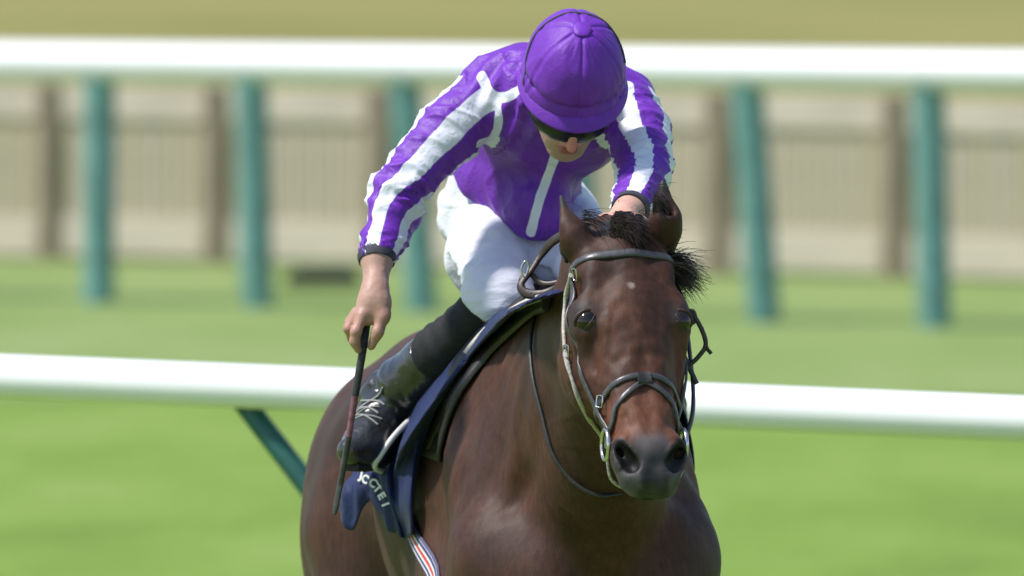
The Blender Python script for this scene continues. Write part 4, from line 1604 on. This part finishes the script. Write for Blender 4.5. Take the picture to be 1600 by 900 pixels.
# girth with stripes along its length
pts, nn = [], []
for px, py in catmull([(636, 806), (648, 838), (664, 866), (690, 906)], 12):
    q, n_ = hcast(px, py, .006)
    pts.append(q)
    nn.append(n_)
last = (pts[-1] - HLOC) @ HB.T
for dg in np.linspace(128, 255, 22):
    q, n_ = hsurf(last[0], dg, .006)
    pts.append(q)
    nn.append(n_)
pts, nn = smooth_path(pts, 3), smooth_path(nn, 3)
nn = nn / np.linalg.norm(nn, axis=1)[:, None]
tan = np.gradient(pts, axis=0)
tan /= np.linalg.norm(tan, axis=1)[:, None]
acr = np.cross(tan, nn)
v, aw = [], []
cols = np.linspace(-.5, .5, 23)
for i in range(len(pts)):
    for c_ in cols:
        v.append(pts[i] + acr[i] * c_ * .044 + nn[i] * .0015 * math.cos(c_ * 60))
        aw.append(c_)
K = len(cols)
q = [(i * K + j, i * K + j + 1, (i + 1) * K + j + 1, (i + 1) * K + j) for i in range(len(pts) - 1) for j in range(K - 1)]
gme = mesh_np("girth", np.array(v) - SB, np.array(q))
attr(gme, "across", np.array(aw))
M = Mat("striped_girth_webbing", 0.7, 0.2)
c = M.mix(M.step(M.attr("across"), -.5, .5), (0.62, 0.61, 0.60), (0.62, 0.61, 0.60))
for pos, hwid, colr in ((0.0, .085, (0.55, 0.07, 0.05)), (-.28, .07, (0.05, 0.06, 0.16)), (.28, .07, (0.05, 0.06, 0.16)), (-.47, .05, (0.10, 0.10, 0.18)), (.47, .05, (0.10, 0.10, 0.18))):
    sb = M.n('ShaderNodeMath', operation='SUBTRACT')
    M.l(M.attr("across"), sb.inputs[0])
    sb.inputs[1].default_value = pos
    ab = M.n('ShaderNodeMath', operation='ABSOLUTE')
    M.l(sb.outputs[0], ab.inputs[0])
    c = M.mix(M.step(ab.outputs[0], hwid - .02, hwid + .02), colr, c)
M.color(c)
M.bump(M.noise(500, 2), .3, .002)
g = link("girth", gme, M.m, saddle)
sm = g.modifiers.new("thick", 'SOLIDIFY')
sm.thickness = .004

# stirrup on the near side (foot rests in it) and its leather
stirrup_steel = simple("pale_stirrup_alloy", (0.55, 0.54, 0.52), 0.35, 0.6, 0.15, 60)


def stirrup(pts_, leather_pts):
    loop = catmull(pts_, 40)
    st = tube("stirrup", loop - SB, [.0062] * 40, stirrup_steel, saddle, 10)
    ribbon("stirrup_leather", catmull(leather_pts, 20) - SB, [unit((-.75, -.6, .2))] * 20, .020, .004, leather, saddle)
    return st


stirrup([P(650, 650, 1.06), P(634, 662, 1.035), P(612, 686, 1.01), P(594, 712, 1.00), P(585, 728, 1.005), P(596, 736, 1.05), P(618, 738, 1.10), P(640, 722, 1.13), P(652, 690, 1.13), P(656, 662, 1.09), P(650, 650, 1.06)],
        [P(650, 652, 1.06), P(672, 620, 1.07), P(705, 575, 1.08), hsurf(-.18, 30, .02)[0]])
stirrup([P(1012, 650, 1.22), P(1036, 668, 1.14), P(1046, 706, 1.12), P(1040, 722, 1.16), P(1024, 718, 1.26), P(1010, 690, 1.27), P(1012, 650, 1.22)],
        [P(1012, 652, 1.22), P(990, 590, 1.12), hsurf(-.18, -30, .02)[0]])

CB = hw(-.28, 0, 1.58)
cloth = thing("saddle_cloth", "navy blue saddle cloth flapping behind the jockey's boot with white lettering", "saddle cloth", CB)
fe = [(884, 463), (840, 477), (777, 529), (735, 579), (702, 629), (674, 690), (661, 760), (655, 828)]
cr = [(855, 462), (808, 486), (758, 528), (715, 579), (679, 631), (650, 690), (641, 762), (644, 836)]
rc_ = [(822, 472), (768, 513), (707, 582), (658, 650), (628, 700), (616, 745), (622, 800), (633, 840)]
angs = [8, 20, 34, 48, 62, 76, 88, 98]
us = [-.30, -.38, -.46, -.55, -.63]
bot6 = [(606, 752), (594, 746), (576, 742), (556, 750), (534, 764)]
bot7 = [(628, 838), (606, 826), (577, 782), (547, 829), (526, 797)]
net = []
for s_ in (-100, -80, -60, -40, -20, -6):                        # far side lies flat on the barrel
    net.append([hsurf(u_, s_, .020)[0] for u_ in (.04, .0, -.12, *us)])
for k in range(8):
    f_pt = hcast(fe[k][0], fe[k][1], .016)[0]
    row = [f_pt, P(cr[k][0], cr[k][1], f_pt[1] - .020), P(rc_[k][0], rc_[k][1], f_pt[1] + .045)]
    for j, u_ in enumerate(us):
        if k < 6:
            p_ = hsurf(u_, angs[k], .018)[0]
            if k == 5:
                p_ = p_ * .5 + P(620 - 18 * j, 712 + 8 * j, f_pt[1] + .09 + .05 * j) * .5
        else:
            px_ = (bot6 if k == 6 else bot7)[j]
            p_ = P(px_[0], px_[1], f_pt[1] + .060 + .040 * j - (.02 if k == 7 else 0))
        row.append(p_)
    net.append(row)
net = np.array(net)
R1 = np.stack([catmull(net[:, j], 96) for j in range(net.shape[1])], 1)
R2 = np.stack([catmull(R1[i], 72) for i in range(96)], 0)
v = R2.reshape(-1, 3)
q = np.array([(i * 72 + j, i * 72 + j + 1, (i + 1) * 72 + j + 1, (i + 1) * 72 + j) for i in range(95) for j in range(71)])
n = normals(v, q)
cw = np.tile(np.linspace(0, 1, 72), 96)
v = v + n * (.0030 * noise(v, 18) + .0014 * noise(v + 2, 45) + .0035 * np.sin(cw * 46 + 4 * noise(v, 6)) * sstep(.30, .45, cw))[:, None]
cme = mesh_np("cloth", v - CB, q)
M = Mat("navy_cloth", 0.6, 0.3)
M.color(M.ramp(M.noise(18, 5, 0.6), [(0.3, (0.006, 0.012, 0.055)), (0.7, (0.010, 0.019, 0.084))]))
M.b.inputs['Sheen Weight'].default_value = .05
M.bump(M.noise(60, 5, .6, dist=.8), .35, .006)
co = link("cloth", cme, M.m, cloth)
sm = co.modifiers.new("thick", 'SOLIDIFY')
sm.thickness = .004
CLB = BVHTree.FromPolygons([Vector(p) for p in v], [tuple(x) for x in q.tolist()])
letter_white = simple("white_print", (0.74, 0.74, 0.72), 0.6, 0.3, 0.05, 80)
for ch, px, py, rot in (("J", 566, 746, 14), ("C", 575, 749, 24), ("C", 585, 755, 36), ("T", 593, 763, 46), ("E", 600, 774, 56), ("I", 605, 787, 68)):
    cu = bpy.data.curves.new("glyph", 'FONT')
    cu.body = ch
    cu.size = .0235
    cu.extrude = .0006
    cu.offset = .0009
    cu.align_x = 'CENTER'
    cu.align_y = 'CENTER'
    tmp = bpy.data.objects.new("glyph", cu)
    me = bpy.data.meshes.new_from_object(tmp)
    bpy.data.objects.remove(tmp)
    o_, d_ = ray(px, py)
    h, nn_, _, _ = CLB.ray_cast(o_, d_)
    if h is None:
        h, nn_ = Vector(P(px, py, 1.05)), Vector((0, -1, 0))
    if nn_.dot(d_) > 0:
        nn_ = -nn_
    zax = (nn_ * .4 + Vector((-.2, -1, .1)).normalized() * .6).normalized()
    xax = Vector((math.cos(D2R(rot)), 0, -math.sin(D2R(rot))))
    xax = (xax - zax * xax.dot(zax)).normalized()
    yax = zax.cross(xax)
    Mx = Matrix((xax, yax, zax)).transposed().to_4x4()
    Mx.translation = h + nn_ * .006 + Vector((0, -.004, 0)) - Vector(CB)
    me.transform(Mx)
    me.materials.clear()
    link("letter", me, letter_white, cloth)

# ------------------------------------------------------------------ whip
WB = P(575, 500, .70)
whip = thing("riding_whip", "thin black riding whip with pink band pointing down from the jockey's hand", "whip", WB)
grip = simple("black_whip_grip", (0.030, 0.030, 0.034), 0.55, 0.4, 0.5, 120, 0.5)
pink = simple("faded_pink_tape", (0.20, 0.085, 0.115), 0.6, 0.3, 0.4, 90, 0.3)
shaft_m = simple("grey_whip_shaft", (0.045, 0.045, 0.048), 0.35, 0.5, 0.4, 60, 0.2)
a0, a1, a2, a3 = P(573, 503, .715), P(568, 540, .690), P(555, 618, .69), P(545, 682, .70)
a4, a5 = P(532, 756, .715), P(523, 804, .72)
tube("grip", catmull([a0, a1, a2], 16) - WB, np.linspace(.0082, .0074, 16), grip, whip, 12)
tube("taped_shaft", catmull([a2, (a2 + a3) / 2, a3], 10) - WB, np.linspace(.0066, .0062, 10), pink, whip, 12)
tube("shaft", catmull([a3, a4], 12) - WB, np.linspace(.0062, .0060, 12), shaft_m, whip, 12)
ribbon("flap", catmull([a4 + (a3 - a4) * .12, a4, (a4 + a5) / 2, a5], 14) - WB, [unit((-.5, -.8, .1))] * 14, [.011] * 3 + [.0125] * 8 + [.011, .010, .006], .004, shaft_m, whip)
